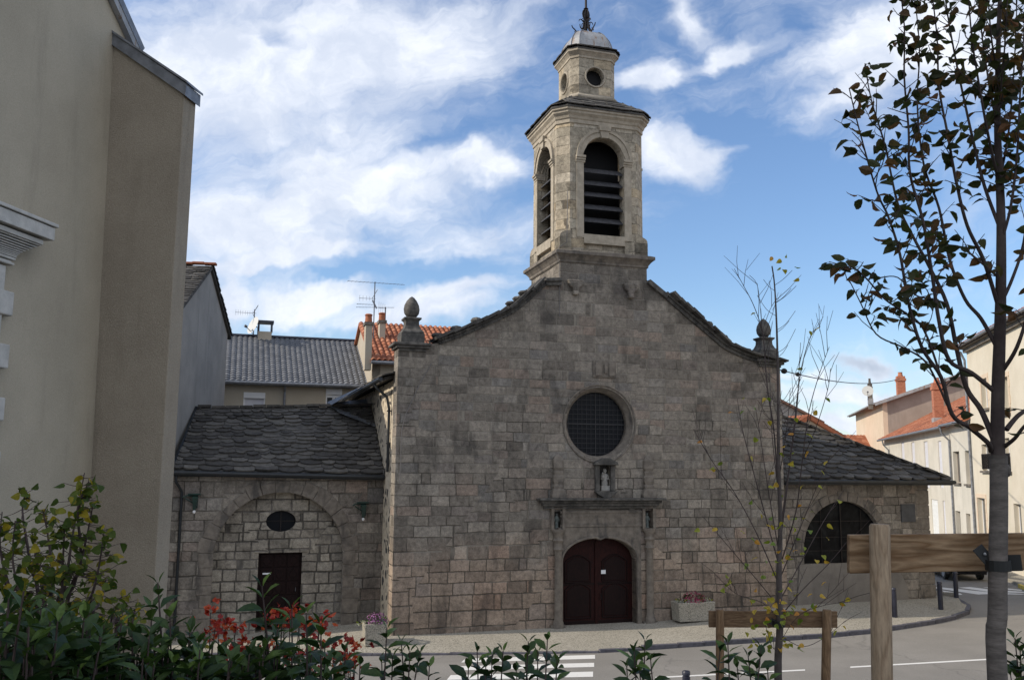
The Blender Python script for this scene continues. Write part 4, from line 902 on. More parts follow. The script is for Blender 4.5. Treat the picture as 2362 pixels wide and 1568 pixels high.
# buttress
At=P1z(262,100); Ab=P1z(207,1350); 
def onw(x,y,a): q=atp(x,y,L1(a,0),w1); return (q-Vector((Q1.x,Q1.y,0))).dot(n1_),q.z
Bt=onw(425,215,At[0]); Bb=onw(357,1340,Ab[0]); ob=Bt[0]; Ct=P1z(455,246,ob)
mb=MB(); aT,aB=At[0],Ab[0]; zs_=(Bt[1]-At[1])/ob
mb.hexa([L1(aB,.5,-.02),L1(aB,.5,Bb[0]),L1(aB+.40,.5,Bb[0]),L1(aB+.40,.5,-.02),L1(aT,At[1],-.02),L1(aT,Bt[1],ob),L1(aT+.40,Bt[1]-.02,ob),L1(aT+.40,At[1]-.02,-.02)])
mb.build('buttress',m_render2,tall,bevel=.015)
mb=MB()
for (dz0,dz1,oo) in((-.16,.05,.05),(.05,.09,.08)):
    mb.hexa([L1(aT-oo,At[1]+dz0+.12,-.02),L1(aT-oo,Bt[1]+dz0+.12-.03,ob+oo),L1(aT+.40+oo,Bt[1]+dz0+.12-.03,ob+oo),L1(aT+.40+oo,At[1]+dz0+.12,-.02),L1(aT-oo,At[1]+dz1+.12,-.02),L1(aT-oo,Bt[1]+dz1+.12-.03,ob+oo),L1(aT+.40+oo,Bt[1]+dz1+.12-.03,ob+oo),L1(aT+.40+oo,At[1]+dz1+.12,-.02)])
mb.build('zinc_capping',m_zinc,tall)
# moulded stone door-case at the left edge
mb=MB(); lay=[(137,519,527,.44),(128,527,557,.41),(101,555,566,.335)]+[(lerp(96,40,math.sin(k/9*math.pi/2)),566+k*3.0,569.0+k*3.0,lerp(.31,.165,math.sin(k/9*math.pi/2))) for k in range(10)]+[(37,596,602,.16),(27,602,607,.135),(34,607,613,.15)]
for x,ya,yb,off in lay:
    a0,z0=P1z(x,ya,off); a1,z1=P1z(x,yb,off); mb.prism([(a0-4,z1),(a0,z1),(a0,z0),(a0-4,z0)],lambda a,b,t:L1(a,b,t),-.01,off)
cornice=mb.build('door_cornice',m_lime,tall,bevel=.012)
mb=MB(); a0,z0=P1z(15,620,.1); _,zq=P1z(15,613,.1); mb.prism([(a0-3,.5),(a0,.5),(a0,zq),(a0-3,zq)],lambda a,b,t:L1(a,b,t),-.01,.10)
for ya,yb in((672,728),(795,851),(918,972),(1040,1096)):
    b0=P1z(23,ya,.13); b1=P1z(21,yb,.13); mb.prism([(a0-1,b1[1]),(a0+.16,b1[1]),(a0+.16,b0[1]),(a0-1,b0[1])],lambda a,b,t:L1(a,b,t),-.01,.14)
mb.build('door_pilaster',m_lime,tall,bevel=.02)
# ------------------------------------------------------------------ grey gabled house behind it
g2=Vector((-.0948,.9955,0)); m2=Vector((.9955,.0948,0)); Q2=W(-7.1,2.7,0)+U*-.12
def P2(x,y): q=atp(x,y,Q2,m2); return (q-Q2).dot(g2),q.z
def L2(a,z,off=0.): return Q2+g2*a+m2*off+Vector((0,0,z))
ap=P2(485,615); re=P2(525,765); fe=P2(412,712); wb0=P2(505,930)
gh=thing('gabled_house','grey plastered gable house with a stone slate roof, behind the beige building','house',tuple(L2(3,0.,-3)),0)
F2=lambda a,b,t:L2(a,b,-t)
ra=re[0]; sf=(ap[1]-fe[1])/(ap[0]-fe[0]); af=-.75
mb=MB(); mb.prism([(af,-.3),(ra,-.3),(ra,re[1]+.1),(ap[0],ap[1]-.15),(af,ap[1]-.15-sf*(ap[0]-af))],F2,0.,.5); mb.prism([(ra-.4,-.3),(ra,-.3),(ra,re[1]),(ra-.4,re[1])],F2,.5,9.); mb.build('gable_wall',m_grey_pl,gh)
mb=MB(); ze=ap[1]-sf*(ap[0]-af)
lauze(mb,L2(af,ze,-9),L2(af,ze,.12),L2(ap[0],ap[1],-9),L2(ap[0],ap[1],.12),int((ap[0]-af)/.19),.45,rnd,.05); slabroof(mb,L2(af,ze,-9),L2(af,ze,.1),L2(ap[0],ap[1],-9),L2(ap[0],ap[1],.1),.08)
sr=(ap[1]-re[1])/(re[0]-ap[0]); zb_=ap[1]-sr*(ra+.3-ap[0])
lauze(mb,L2(ra+.3,zb_,.16),L2(ra+.3,zb_,-9),L2(ap[0],ap[1],.16),L2(ap[0],ap[1],-9),14,.5,rnd,.07); slabroof(mb,L2(ra+.3,zb_,.1),L2(ra+.3,zb_,-9),L2(ap[0],ap[1],.1),L2(ap[0],ap[1],-9),.1)
mb.build('slate_roof',m_slate,gh)
mb=MB()
for k in range(16): mb.obox(L2(ap[0],ap[1]+.10+.02*(k%2),.0-k*.45),m2*.235,g2*.13,Vector((0,0,.05)),rnd.random())
mb.build('ridge_tiles',m_redtile,gh,bevel=.03)
mb=MB(); mb.tube([L2(ra+.32,zb_-.06,.1),L2(ra+.32,zb_-.06,-8)],.08,8); mb.build('gutter',m_gut,gh)
# ------------------------------------------------------------------ houses behind the chapel
def P3(x,y,D): q=atp(x,y,(0,D,0),V); q0=Vector((0,D,0)); return (q-q0).dot(U),q.z
def L3(s,z,D,t=0.): return Vector((0,D,0))+U*s+V*t+Vector((0,0,z))
D3=45.; e0_=P3(498,879,D3); e1_=P3(892,889,D3); ez=e0_[1]
hg=thing('terraced_house','beige house with a wide grey tiled roof, behind the left chapel','house',tuple(L3(-15,.0,D3,3)),0)
F3=lambda a,b,t:L3(a,b,D3,t)
sh1=P3(562,905,D3)[0],P3(612,905,D3)[0]; sh2=P3(752,897,D3)[0],P3(789,897,D3)[0]; wz0,wz1=P3(590,960,D3)[1]-.4,P3(590,905,D3)[1]; 
sL=e0_[0]-4; sR=e1_[0]
wins=[(sh1[0],sh1[1],wz0,wz1),(sh2[0],sh2[1],wz0,P3(770,897,D3)[1])]
MB().solid(grid_cells([sL,sR],[-.5,ez-.15],wins),F3,0.,.35).build('wall',m_beige_pl,hg)
for i,h in enumerate(wins):
    mb=MB(); mb.prism([(h[0],h[3]-.26),(h[1],h[3]-.26),(h[1],h[3]),(h[0],h[3])],F3,-.03,.2); mb.prism([(h[0],h[2]),(h[0]+.06,h[2]),(h[0]+.06,h[3]-.26),(h[0],h[3]-.26)],F3,.03,.2); mb.prism([(h[1]-.06,h[2]),(h[1],h[2]),(h[1],h[3]-.26),(h[1]-.06,h[3]-.26)],F3,.03,.2); 
    if i: mb.prism([((h[0]+h[1])/2-.06,h[2]),((h[0]+h[1])/2+.06,h[2]),((h[0]+h[1])/2+.06,h[3]-.26),((h[0]+h[1])/2-.06,h[3]-.26)],F3,.05,.2); mb.prism([(h[0]+.06,h[3]-.4),(h[1]-.06,h[3]-.4),(h[1]-.06,h[3]-.261),(h[0]+.06,h[3]-.261)],F3,.06,.2)
    wo=mb.build('window',m_white,hg); mb=MB(); mb.prism([(h[0]+.06,h[2]),(h[1]-.06,h[2]),(h[1]-.06,h[3]-.26),(h[0]+.06,h[3]-.26)],F3,.12,.14); mb.build('roller_shutter' if i==0 else 'pane',m_lilac if i==0 else m_glassb,wo)
pr=.60; rd=P3(500,776,D3+4.2); 
lo=0.
hi=8.
for _ in range(30):
    mid=(lo+hi)/2; zr_=P3(680,783,D3+mid/math.cos(TH))[1]
    if ez+pr*mid<zr_: lo=mid
    else: hi=mid
dd=lo; zr3=ez+pr*dd
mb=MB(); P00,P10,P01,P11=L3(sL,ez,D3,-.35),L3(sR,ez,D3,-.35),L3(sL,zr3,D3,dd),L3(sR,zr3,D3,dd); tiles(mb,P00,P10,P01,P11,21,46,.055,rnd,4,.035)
slabroof(mb,L3(sL,ez-3,D3,dd+5),L3(sR,ez-3,D3,dd+5),P01,P11,.1)
mb.build('tiled_roof',m_greytile,hg)
mb=MB(); mb.tube([P01+Vector((0,0,.08)),P11+Vector((0,0,.08))],.09,6); mb.build('ridge_capping',m_bolt,hg)
mb=MB(); mb.tube([P00+Vector((0,0,-.05))-V*.08,P10+Vector((0,0,-.05))-V*.08],.085,8); mb.obox((P00+P10)/2+Vector((0,0,-.12))+V*.15,(P10-P00)/2,V*.2,Vector((0,0,.02))); mb.build('gutter',m_zinc,hg)
s_=P3(657,890,D3)[0]; mb=MB(); mb.tube([L3(s_,ez-.1,D3,-.4),L3(s_,ez-.4,D3,-.1),L3(s_,2,D3,-.1)],.055,8); mb.build('downpipe',m_zinc,hg)
c0=P3(671,781,D3+dd)[0]; cz=P3(671,776,D3+dd)[1]; mb=MB(); F4=lambda a,b,t:L3(a,b,D3,dd+t)
mb.prism([(c0-.33,cz-.6),(c0+.33,cz-.6),(c0+.33,cz+.18),(c0-.33,cz+.18)],F4,-.3,.3); ch=mb.build('chimney',m_beige_pl,hg)
mb=MB()
for a in(c0-.36,c0+.28): mb.prism([(a,cz+.18),(a+.09,cz+.18),(a+.09,cz+.62),(a,cz+.62)],F4,-.3,.3)
mb.prism([(c0-.42,cz+.62),(c0+.42,cz+.62),(c0+.42,cz+.74),(c0-.42,cz+.74)],F4,-.35,.35); mb.build('chimney_cap',m_bolt,ch)
def antenna(base,h,booms,label,dd_=0.):
    t_=thing('tv_antenna',label,'antenna',tuple(base)); b=Vector(base)
    mb=MB(); mb.tube([b-Vector((0,0,.3)),b+Vector((0,0,h))],.025,6); mb.build('mast',m_steel,t_)
    for z,x0,x1,n,l,vert,an in booms:
        dr=U*math.cos(an)+V*math.sin(an); pr_=V*math.cos(an)-U*math.sin(an)
        if vert: pr_=Vector((0,0,1))
        mb=MB(); mb.tube([b+dr*x0+Vector((0,0,z)),b+dr*x1+Vector((0,0,z+.03*(x1-x0)))],.010,5)
        for k in range(n):
            c=b+dr*lerp(x0,x1,(k+.2)/n)+Vector((0,0,z+.03*lerp(x0,x1,k/n)-.03*x0)); mb.tube([c-pr_*l*(1-.4*k/n),c+pr_*l*(1-.4*k/n)],.006,4)
        if vert==2:
            for sg in(-1,1):
                for k in range(3): q=b+dr*(x1-.15)+pr_*.0+V*(k-1)*.12; mb.tube([q+Vector((0,0,z+sg*.05)),q+dr*.22+Vector((0,0,z+sg*.45))],.011,4)
        mb.build('boom',m_steel,t_)
    return t_
ab=L3(c0-.55,cz-.3,D3,dd); antenna(ab,P3(657,716,D3+dd)[1]-ab.z,[(1.15+.25,-.95,.1,9,.14,2,.2)],'slim roof antenna beside the capped chimney on the grey tiled roof')
dsh=thing('satellite_dish','white satellite dish beside the capped chimney on the grey roof','satellite dish',tuple(L3(c0-.5,cz-.1,D3,dd-.4)))
def dish(parent,c,axis,r):
    mb=MB(); ax=Vector(axis).normalized(); a=ax.orthogonal().normalized(); b=ax.cross(a); c=Vector(c)
    mb.loft([[c+ax*(.22*r*q*q)+(a*math.cos(2*math.pi*k/18)+b*math.sin(2*math.pi*k/18))*r*q for k in range(18)] for q in(.05,.4,.75,1.,1.02)]); mb.build('reflector',m_dish,parent,smooth=50)
    mb=MB(); f=c+ax*r*1.1-Vector((0,0,r*.5)); mb.tube([c-Vector((0,0,r)),f],.02,5); mb.obox(f,ax*.07,a*.05,b*.05); mb.build('feed_arm',m_steel,parent)
    mb=MB(); mb.tube([c-ax*.04,c-ax*.2,c-ax*.2-Vector((0,0,r*1.5))],.03,6); mb.build('bracket',m_steel,parent)
dish(dsh,L3(c0-.52,cz+.42,D3,dd-.35),-U*.9-V*.45+Vector((0,0,.35)),.46)
# red tiled house
D5=43.; hr=thing('red_roofed_house','house with a red clay tiled roof and two slim chimneys, behind the church finial','house',tuple(L3(-4,.0,D5,3)),0)
re0=P3(858,834,D5); sl5=re0[0]; ez5=re0[1]; lo,hi=0.,9.
for _ in range(30):
    mid=(lo+hi)/2
    if ez5+.55*mid<P3(950,752,D5+mid/math.cos(TH))[1]: lo=mid
    else: hi=mid
d5=lo; zr5=ez5+.55*d5; sr5=sl5+7.5; F5=lambda a,b,t:L3(a,b,D5,t)
mb=MB(); mb.prism([(sl5+.05,-.5),(sr5,-.5),(sr5,ez5-.1),(sl5+.05,ez5-.1)],F5,.1,.4); mb.prism([(0.1,-.5),(2*d5,-.5),(2*d5,ez5-.1),(d5,zr5-.1),(.1,ez5-.1)],lambda a,b,t:L3(sl5+t,b,D5,a),.05,.4); mb.build('wall',m_beige_pl,hr)
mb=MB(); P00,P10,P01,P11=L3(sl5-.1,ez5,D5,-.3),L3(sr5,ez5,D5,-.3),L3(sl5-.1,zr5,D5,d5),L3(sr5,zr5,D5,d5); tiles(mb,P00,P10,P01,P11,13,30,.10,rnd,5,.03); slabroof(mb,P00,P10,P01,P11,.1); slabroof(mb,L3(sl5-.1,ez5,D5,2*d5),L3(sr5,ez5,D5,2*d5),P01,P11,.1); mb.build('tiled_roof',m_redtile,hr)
mb=MB(); mb.tube([P00-V*.06+Vector((0,0,-.06)),P10-V*.06+Vector((0,0,-.06))],.08,8); mb.build('gutter',m_zinc,hr)
def chim(par,x0,x1,ytop,ybot,D,m,pot=True,pm=None,th=.5):
    a,zt=P3(x0,ytop,D); b,_=P3(x1,ytop,D); _,zb=P3(x0,ybot,D); Fc=lambda s,z,t:L3(s,z,D,t)
    mb=MB(); mb.prism([(a,zb-.4),(b,zb-.4),(b,zt-.14),(a,zt-.14)],Fc,0,th); c=mb.build('chimney',m,par); mb=MB(); mb.prism([(a-.06,zt-.14),(b+.06,zt-.14),(b+.06,zt),(a-.06,zt)],Fc,-.06,th+.06); mb.build('chimney_cap',m_dress,c)
    if pot: mb=MB(); mb.lathe([(.17,zt),(.15,zt+.3),(.19,zt+.34),(.14,zt+.4)],L3((a+b)/2,0,D,th/2),10); mb.build('chimney_pot',pm or m_redtile,c,smooth=40)
    return (a+b)/2,zt
c1=chim(hr,844,859,742,832,D5-.2,m_beige_pl); c2=chim(hr,876,889,738,790,D5+2.4,m_beige_pl)
q=L3(*P3(862,738,D5+2.),D5+2.); antenna(q-Vector((0,0,.6)),P3(862,650,D5+2)[1]-q.z+.6,[(P3(862,654,D5+2)[1]-q.z+.6,-1.35,1.5,15,.2,0,.15),(P3(862,690,D5+2)[1]-q.z+.6,-.75,.05,5,.14,2,.1),(P3(862,704,D5+2)[1]-q.z+.6,-.85,.0,6,.12,0,.1),(P3(862,710,D5+2)[1]-q.z+.6,-.85,.95,12,.1,0,-.1)],'tall roof antenna with four booms above the red tiled house')
q=L3(*P3(888,745,D5+2.6),D5+2.6); antenna(q,P3(888,708,D5+2.6)[1]-q.z,[(P3(888,712,D5+2.6)[1]-q.z,-.4,.05,4,.3,1,.4)],'short roof antenna on the right chimney of the red tiled house')
# ------------------------------------------------------------------ sunlit street houses on the right
w4=Vector((.24,.971,0)).normalized(); n4=Vector((w4.y,-w4.x,0)); Q4=Vector((23.2,40,0))
def P4(x,y,t=0.): q=atp(x,y,Q4+n4*t,n4)-Q4; return q.dot(w4),q.z
def L4(a,z,t=0.): return Q4+w4*a+n4*t+Vector((0,0,z))
F4=lambda a,b,t:L4(a,b,t)
def z2(X,Y): return ((2900+X/1.568)/1.694,(1200+Y/1.568)/1.694)
def wrect(X0,Y0,X1,Y1):
    ym=(Y0+Y1)/2; a0=P4(*z2(X1,ym))[0]; a1=P4(*z2(X0,ym))[0]; xm=(X0+X1)/2
    return (a0,a1,P4(*z2(xm,Y1))[1],P4(*z2(xm,Y0))[1])
def rowhouse(label,name,a0,a1,z1,m,wins,cat='house'):
    h=thing(name,label,cat,tuple(L4((a0+a1)/2,.5,3)),0)
    MB().solid(grid_cells([a0+.004,a1-.004],[-.3,z1],wins),F4,0.,.4).build('wall',m,h)
    return h
def rwindow(h,w,kind):
    mb=MB(); f=.07
    for a,b,c,d in((w[0],w[0]+f,w[2],w[3]),(w[1]-f,w[1],w[2],w[3]),(w[0]+f,w[1]-f,w[2],w[2]+f),(w[0]+f,w[1]-f,w[3]-f,w[3]),((w[0]+w[1])/2-.03,(w[0]+w[1])/2+.03,w[2]+f,w[3]-f)): mb.prism([(a,c),(b,c),(b,d),(a,d)],F4,.22,.28)
    o=mb.build('window',m_white if kind!='brown' else m_brownpl,h)
    mb=MB(); mb.prism([(w[0]+.02,w[2]+.02),(w[1]-.02,w[2]+.02),(w[1]-.02,w[3]-.02),(w[0]+.02,w[3]-.02)],F4,.25,.262); mb.build('pane',m_glassb,o)
    mb=MB(); mb.prism([(w[0]-.12,w[2]-.12),(w[1]+.12,w[2]-.12),(w[1]+.12,w[2]-.001),(w[0]-.12,w[2]-.001)],F4,-.14,.2); mb.build('sill',m_dress,o)
    if kind=='quoined':
        mb=MB(); z=w[2]; k=0
        while z<w[3]-.05:
            hh=min(.42,w[3]-z); e=.16+.1*(k%2)
            for a,b in((w[0]-e,w[0]),(w[1],w[1]+e)): mb.prism([(a,z),(b,z),(b,z+hh-.01),(a,z+hh-.01)],F4,-.03,.1)
            z+=hh; k+=1
        mb.prism([(w[0]-.25,w[3]),(w[1]+.25,w[3]),(w[1]+.25,w[3]+.22),(w[0]-.25,w[3]+.22)],F4,-.03,.1); mb.build('window_surround',m_peach,o)
    if kind=='rail':
        mb=MB()
        for zz in(w[2]+.08,w[2]+.85): mb.prism([(w[0],zz),(w[1],zz),(w[1],zz+.04),(w[0],zz+.04)],F4,-.05,-.01)
        for k in range(12): a=lerp(w[0]+.03,w[1]-.03,k/11); mb.prism([(a-.012,w[2]+.12),(a+.012,w[2]+.12),(a+.012,w[2]+.85),(a-.012,w[2]+.85)],F4,-.045,-.015)
        mb.build('railing',m_iron,o)
aC=P4(2240,1000)[0]; aB=P4(2192,1000)[0]; aA=P4(2038,1000)[0]; aE=P4(1973,960)[0]
zC=P4(2239,800)[1]; zB2=P4(2228,972)[1]; zB1=P4(2120,998)[1]; zA=P4(2030,930)[1]
wC=[(wrect(1465,435,1503,622),'quoined'),(wrect(1600,425,1632,650),'quoined'),(wrect(1468,838,1520,1000),'rail'),(wrect(1605,800,1640,1005),'rail'),(wrect(1447,1168,1495,1440),'quoined'),(wrect(1668,1205,1712,1470),'plain'),(wrect(1735,1190,1790,1480),'plain')]
hC=rowhouse('tall cream building with stone-framed windows, behind the leafy tree on the right','apartment_house',-16.,aC,zC,m_cream,[x for x,_ in wC])
for x,k in wC: rwindow(hC,x,k)
mb=MB(); mb.prism([(-16.3,zC),(aC+.2,zC),(aC+.2,zC+.18),(-16.3,zC+.18)],F4,-.35,.3); mb.prism([(-16.3,zC-.2),(aC+.1,zC-.2),(aC+.1,zC),(-16.3,zC)],F4,-.18,.05); mb.build('cornice',m_dress,hC)
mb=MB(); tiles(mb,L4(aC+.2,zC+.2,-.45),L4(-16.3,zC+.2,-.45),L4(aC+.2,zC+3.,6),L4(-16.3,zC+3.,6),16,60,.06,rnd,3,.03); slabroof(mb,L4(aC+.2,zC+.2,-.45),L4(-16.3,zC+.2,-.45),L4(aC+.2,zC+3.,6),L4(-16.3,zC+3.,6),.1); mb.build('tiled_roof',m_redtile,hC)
mb=MB(); mb.tube([L4(-16.3,zC+.14,-.5),L4(aC+.2,zC+.14,-.5)],.08,7); mb.build('gutter',m_zinc,hC)
a_=P4(2236,1000)[0]; mb=MB(); mb.tube([L4(a_-.2,zC-.1,-.3),L4(a_-.2,zC-.6,-.09),L4(a_-.2,.5,-.09)],.07,8); mb.build('downpipe',m_zinc,hC)
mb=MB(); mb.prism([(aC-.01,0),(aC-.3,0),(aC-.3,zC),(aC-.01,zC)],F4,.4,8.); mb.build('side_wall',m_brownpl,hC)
wB=[wrect(1293,882,1332,1075),wrect(1367,878,1397,1082),wrect(1297,1247,1338,1450),wrect(1374,1265,1400,1460)]
hB=rowhouse('narrow cream house with four brown-reveal windows, between two zinc downpipes','terraced_house',aC,aB,zB2,m_cream2,wB)
for x in wB: rwindow(hB,x,'brown')
w1s=[wrect(977,825,996,1105),wrect(1040,825,1060,1105),wrect(1117,820,1140,1105),wrect(1203,818,1224,1105),wrect(1162,1178,1202,1455),wrect(1232,1185,1246,1440)]
hA=rowhouse('long pale house with tall shutters and a red roof with two brick chimneys','terraced_house',aB,aA,zB1,m_cream2,w1s)
for i,w_ in enumerate(w1s):
    mb=MB(); mb.prism([(w_[0]+.01,w_[2]+.01),(w_[1]-.01,w_[2]+.01),(w_[1]-.01,w_[3]-.01),(w_[0]+.01,w_[3]-.01)],F4,.06,.10)
    for k in range(1,9): z=lerp(w_[2],w_[3],k/9); mb.prism([(w_[0]+.04,z-.015),(w_[1]-.04,z-.015),(w_[1]-.04,z+.015),(w_[0]+.04,z+.015)],F4,.045,.062)
    mb.build('shutter' if i<4 else 'door',m_lilac if i!=4 else m_whitedoor,hA)
def rowroof(h,a0,a1,z,pitch,depth,m,cols,rows):
    mb=MB(); q=(L4(a1,z,-.5),L4(a0,z,-.5),L4(a1,z+pitch*(depth+.5),depth),L4(a0,z+pitch*(depth+.5),depth)); tiles(mb,*q,rows,cols,.07,rnd,3,.035); slabroof(mb,*q,.12); mb.build('tiled_roof',m,h)
    mb=MB(); mb.tube([L4(a0,z-.05,-.58),L4(a1,z-.05,-.58)],.085,8); mb.build('gutter',m_zinc,h)
rowroof(hB,aC+.02,aB+.3,zB2,.52,7.,m_redtile,18,22); rowroof(hA,aB+.3,aA-.02,zB1,.52,7.,m_redtile,56,22)
for (ap_,h,zt) in ((aB+.15,hB,zB2),(aA-2.8,hA,zB1)):
    mb=MB(); mb.tube([L4(ap_,zt-.1,-.58),L4(ap_,zt-.5,-.5),L4(ap_,zt-.95,-.09),L4(ap_,.5,-.09)],.065,8); mb.build('downpipe',m_zinc,h)
def bchim(par,x0,x1,yt,yb,pz,pn,name='brick_chimney',m=None):
    q=atp((x0+x1)/2,yb,pz,pn); wd=(q-CAM).dot(_f)*(x1-x0)/F*.93; zt=CAM.z+ (atp((x0+x1)/2,yt,q,(0,1,0))).z-CAM.z
    mb=MB(); mb.obox(Vector((q.x,q.y,(q.z-.6+zt)/2)),w4*wd*.42,n4*wd*.42,Vector((0,0,(zt-q.z+.6)/2))); c=mb.build('chimney',m or m_brick,par)
    mb=MB(); mb.obox(Vector((q.x,q.y,zt-.35)),w4*wd*.5,n4*wd*.5,Vector((0,0,.12))); mb.lathe([(wd*.3,zt),(wd*.22,zt+.35),(wd*.27,zt+.4)],(q.x,q.y,0),8); mb.build('chimney_cap',m or m_brick,c)
    mb=MB(); mb.obox(Vector((q.x,q.y,q.z-.02)),w4*wd*.55,n4*wd*.5,Vector((0,0,.22))); mb.build('chimney_flashing',m_zincl,c); return q,zt
rn=(Vector((0,0,1))-n4*.52).normalized(); pB1=L4(aB+.3,zB1+.26,0); pB2=L4(aB,zB2+.26,0)
bchim(hA,2070,2093,868,980,pB1,rn); bchim(hA,2151,2178,884,970,pB1,rn)
hE=thing('corner_house','tall peach house with brown roof and shaded gable, at the end of the row','house',tuple(L4(aA+6,.5,4)),0)
pE=.36; MB().solid(grid_cells([aA,aE],[-.3,zA]),F4,0.,.4).build('wall',m_peach,hE)
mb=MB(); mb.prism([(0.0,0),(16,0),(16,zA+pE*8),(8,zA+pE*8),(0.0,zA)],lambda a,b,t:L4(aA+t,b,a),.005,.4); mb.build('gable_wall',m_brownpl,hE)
mb=MB(); q=(L4(aE+.3,zA-.12,-.7),L4(aA-.5,zA-.12,-.7),L4(aE+.3,zA+pE*8.2,8),L4(aA-.5,zA+pE*8.2,8)); tiles(mb,*q,20,50,.06,rnd,3,.03); slabroof(mb,*q,.14); mb.build('tiled_roof',m_browntile,hE)
mb=MB(); d=(q[3]-q[1]); mb.obox((q[1]+q[3])/2-w4*.03-Vector((0,0,.08)),d/2,w4*.03,Vector((0,0,.13))); mb.build('verge_board',m_zincl,hE)
mb=MB(); mb.tube([q[0]-n4*.1,q[1]-n4*.1],.09,7); mb.build('gutter',m_zincl,hE)
rE=(Vector((0,0,1))-n4*pE).normalized(); qd,zt=bchim(hE,2001,2013,885,925,q[0],rE,m=m_dress)
ds2=thing('satellite_dish','large white satellite dish against the chimney of the brown-roofed house','satellite dish',tuple(qd)); dish(ds2,Vector((qd.x-.45,qd.y-.7,lerp(qd.z,zt,.52))),Vector((-.35,-.9,.25)),.40)
# far houses right of the church
D6=62.; ap6=P3(1868,957,D6); rv=P3(1950,1006,D6); hd=thing('gabled_house','low house with orange roof verge, rising behind the right chapel roof','house',tuple(L3(ap6[0],.5,D6,2)))
F6=lambda a,b,t:L3(a,b,D6,t); sl6=(ap6[1]-rv[1])/(rv[0]-ap6[0]); lx=ap6[0]-(rv[0]-ap6[0]); 
mb=MB(); mb.prism([(lx+.3,-.3),(rv[0]-.3,-.3),(rv[0]-.3,rv[1]),(ap6[0],ap6[1]-.25),(lx+.3,rv[1])],F6,.3,.6); mb.build('gable_wall',m_beige_pl,hd)
mb=MB()
for sg in(-1,1): tiles(mb,*( (L3(rv[0],rv[1],D6,0),L3(rv[0],rv[1],D6,9),L3(ap6[0],ap6[1],D6,0),L3(ap6[0],ap6[1],D6,9)) if sg>0 else (L3(lx,rv[1],D6,9),L3(lx,rv[1],D6,0),L3(ap6[0],ap6[1],D6,9),L3(ap6[0],ap6[1],D6,0))),10,25,.07,rnd,3); slabroof(mb,L3(ap6[0]+sg*(rv[0]-ap6[0]),rv[1],D6,0),L3(ap6[0]+sg*(rv[0]-ap6[0]),rv[1],D6,9),L3(ap6[0],ap6[1],D6,0),L3(ap6[0],ap6[1],D6,9),.28)
mb.build('tiled_roof',m_redtile,hd)
D7=74.; ap7=P3(1770,905,D7); rv=P3(1895,968,D7); hd2=thing('gabled_house','pale grey gabled house far behind the orange-verged house','house',tuple(L3(ap7[0],.5,D7,2))); F7=lambda a,b,t:L3(a,b,D7,t); lx=2*ap7[0]-rv[0]
mb=MB(); mb.prism([(lx,-.3),(rv[0],-.3),(rv[0],rv[1]),(ap7[0],ap7[1]),(lx,rv[1])],F7,.3,.6); mb.build('gable_wall',m_grey_pl,hd2)
mb=MB()
for sg in(-1,1): slabroof(mb,L3(ap7[0]+sg*(rv[0]-ap7[0]+.3),rv[1]-.15,D7,0),L3(ap7[0]+sg*(rv[0]-ap7[0]+.3),rv[1]-.15,D7,9),L3(ap7[0],ap7[1]+.05,D7,0),L3(ap7[0],ap7[1]+.05,D7,9),.2)
mb.build('roof',m_browntile,hd2)
D8=80.; p8=P3(1935,1003,D8); hd3=thing('far_house','distant house with a red roof glimpsed beyond the chapel eave','house',tuple(L3(p8[0],.5,D8,2))); F8=lambda a,b,t:L3(a,b,D8,t)
mb=MB(); mb.prism([(p8[0]-6,-.3),(p8[0]+9,-.3),(p8[0]+9,p8[1]-1.4),(p8[0]-6,p8[1]-1.4)],F8,0,.4); mb.build('wall',m_cream2,hd3)
mb=MB(); q=(L3(p8[0]-6.3,p8[1]-1.5,D8,-.4),L3(p8[0]+9.3,p8[1]-1.5,D8,-.4),L3(p8[0]-6.3,p8[1]+.2,D8,4),L3(p8[0]+9.3,p8[1]+.2,D8,4)); tiles(mb,*q,10,40,.06,rnd,3); slabroof(mb,*q,.12); mb.build('tiled_roof',m_redtile,hd3)
# pavement along the houses, yellow kerb
mb=MB()
for k in range(20):
    a0,a1=-20+k*3.2,-20+(k+1)*3.2; g=lambda a,t:rz(L4(a,0,t).x); mb.hexa([L4(a0,g(a0,-.9)-.1,-.95),L4(a1,g(a1,-.9)-.1,-.95),L4(a1,g(a1,0)-.1,0.),L4(a0,g(a0,0)-.1,0.),L4(a0,g(a0,-.9)+.14,-.95),L4(a1,g(a1,-.9)+.14,-.95),L4(a1,g(a1,0)+.14,0.),L4(a0,g(a0,0)+.14,0.)])
mb.build('far_pavement',m_walk,kind='structure')
mb=MB()
for k in range(9):
    a0,a1=-8+k*1.,-8+(k+1)*1.-.01; mb.hexa([L4(a0,rz(22)-.1,-1.1),L4(a1,rz(22)-.1,-1.1),L4(a1,rz(22)-.1,-.96),L4(a0,rz(22)-.1,-.96),L4(a0,rz(22)+.17,-1.1),L4(a1,rz(22)+.17,-1.1),L4(a1,rz(22)+.17,-.96),L4(a0,rz(22)+.17,-.96)])
mb.build('yellow_kerb',m_yellow,kind='structure',bevel=.02)
# overhead cable
cb=MB(); A0=W(14.5,.1,S(1806,852)[1]); B0=atY(2075,873,70.); P=[lerp(A0,B0,k/24)-Vector((0,0,.45*4*(k/24)*(1-k/24))) for k in range(25)]; cb.tube(P,.022,5)
oc=thing('overhead_cable','dark cable strung from the church corner to the brick chimney','cable',tuple(A0)); cb.build('cable',m_iron,oc)
mb=MB(); mb.ball(P[1]*.55+P[0]*.45,.13,.1,.11); mb.ball(P[2],.1,.08,.09); mb.build('insulator',m_iron,oc)
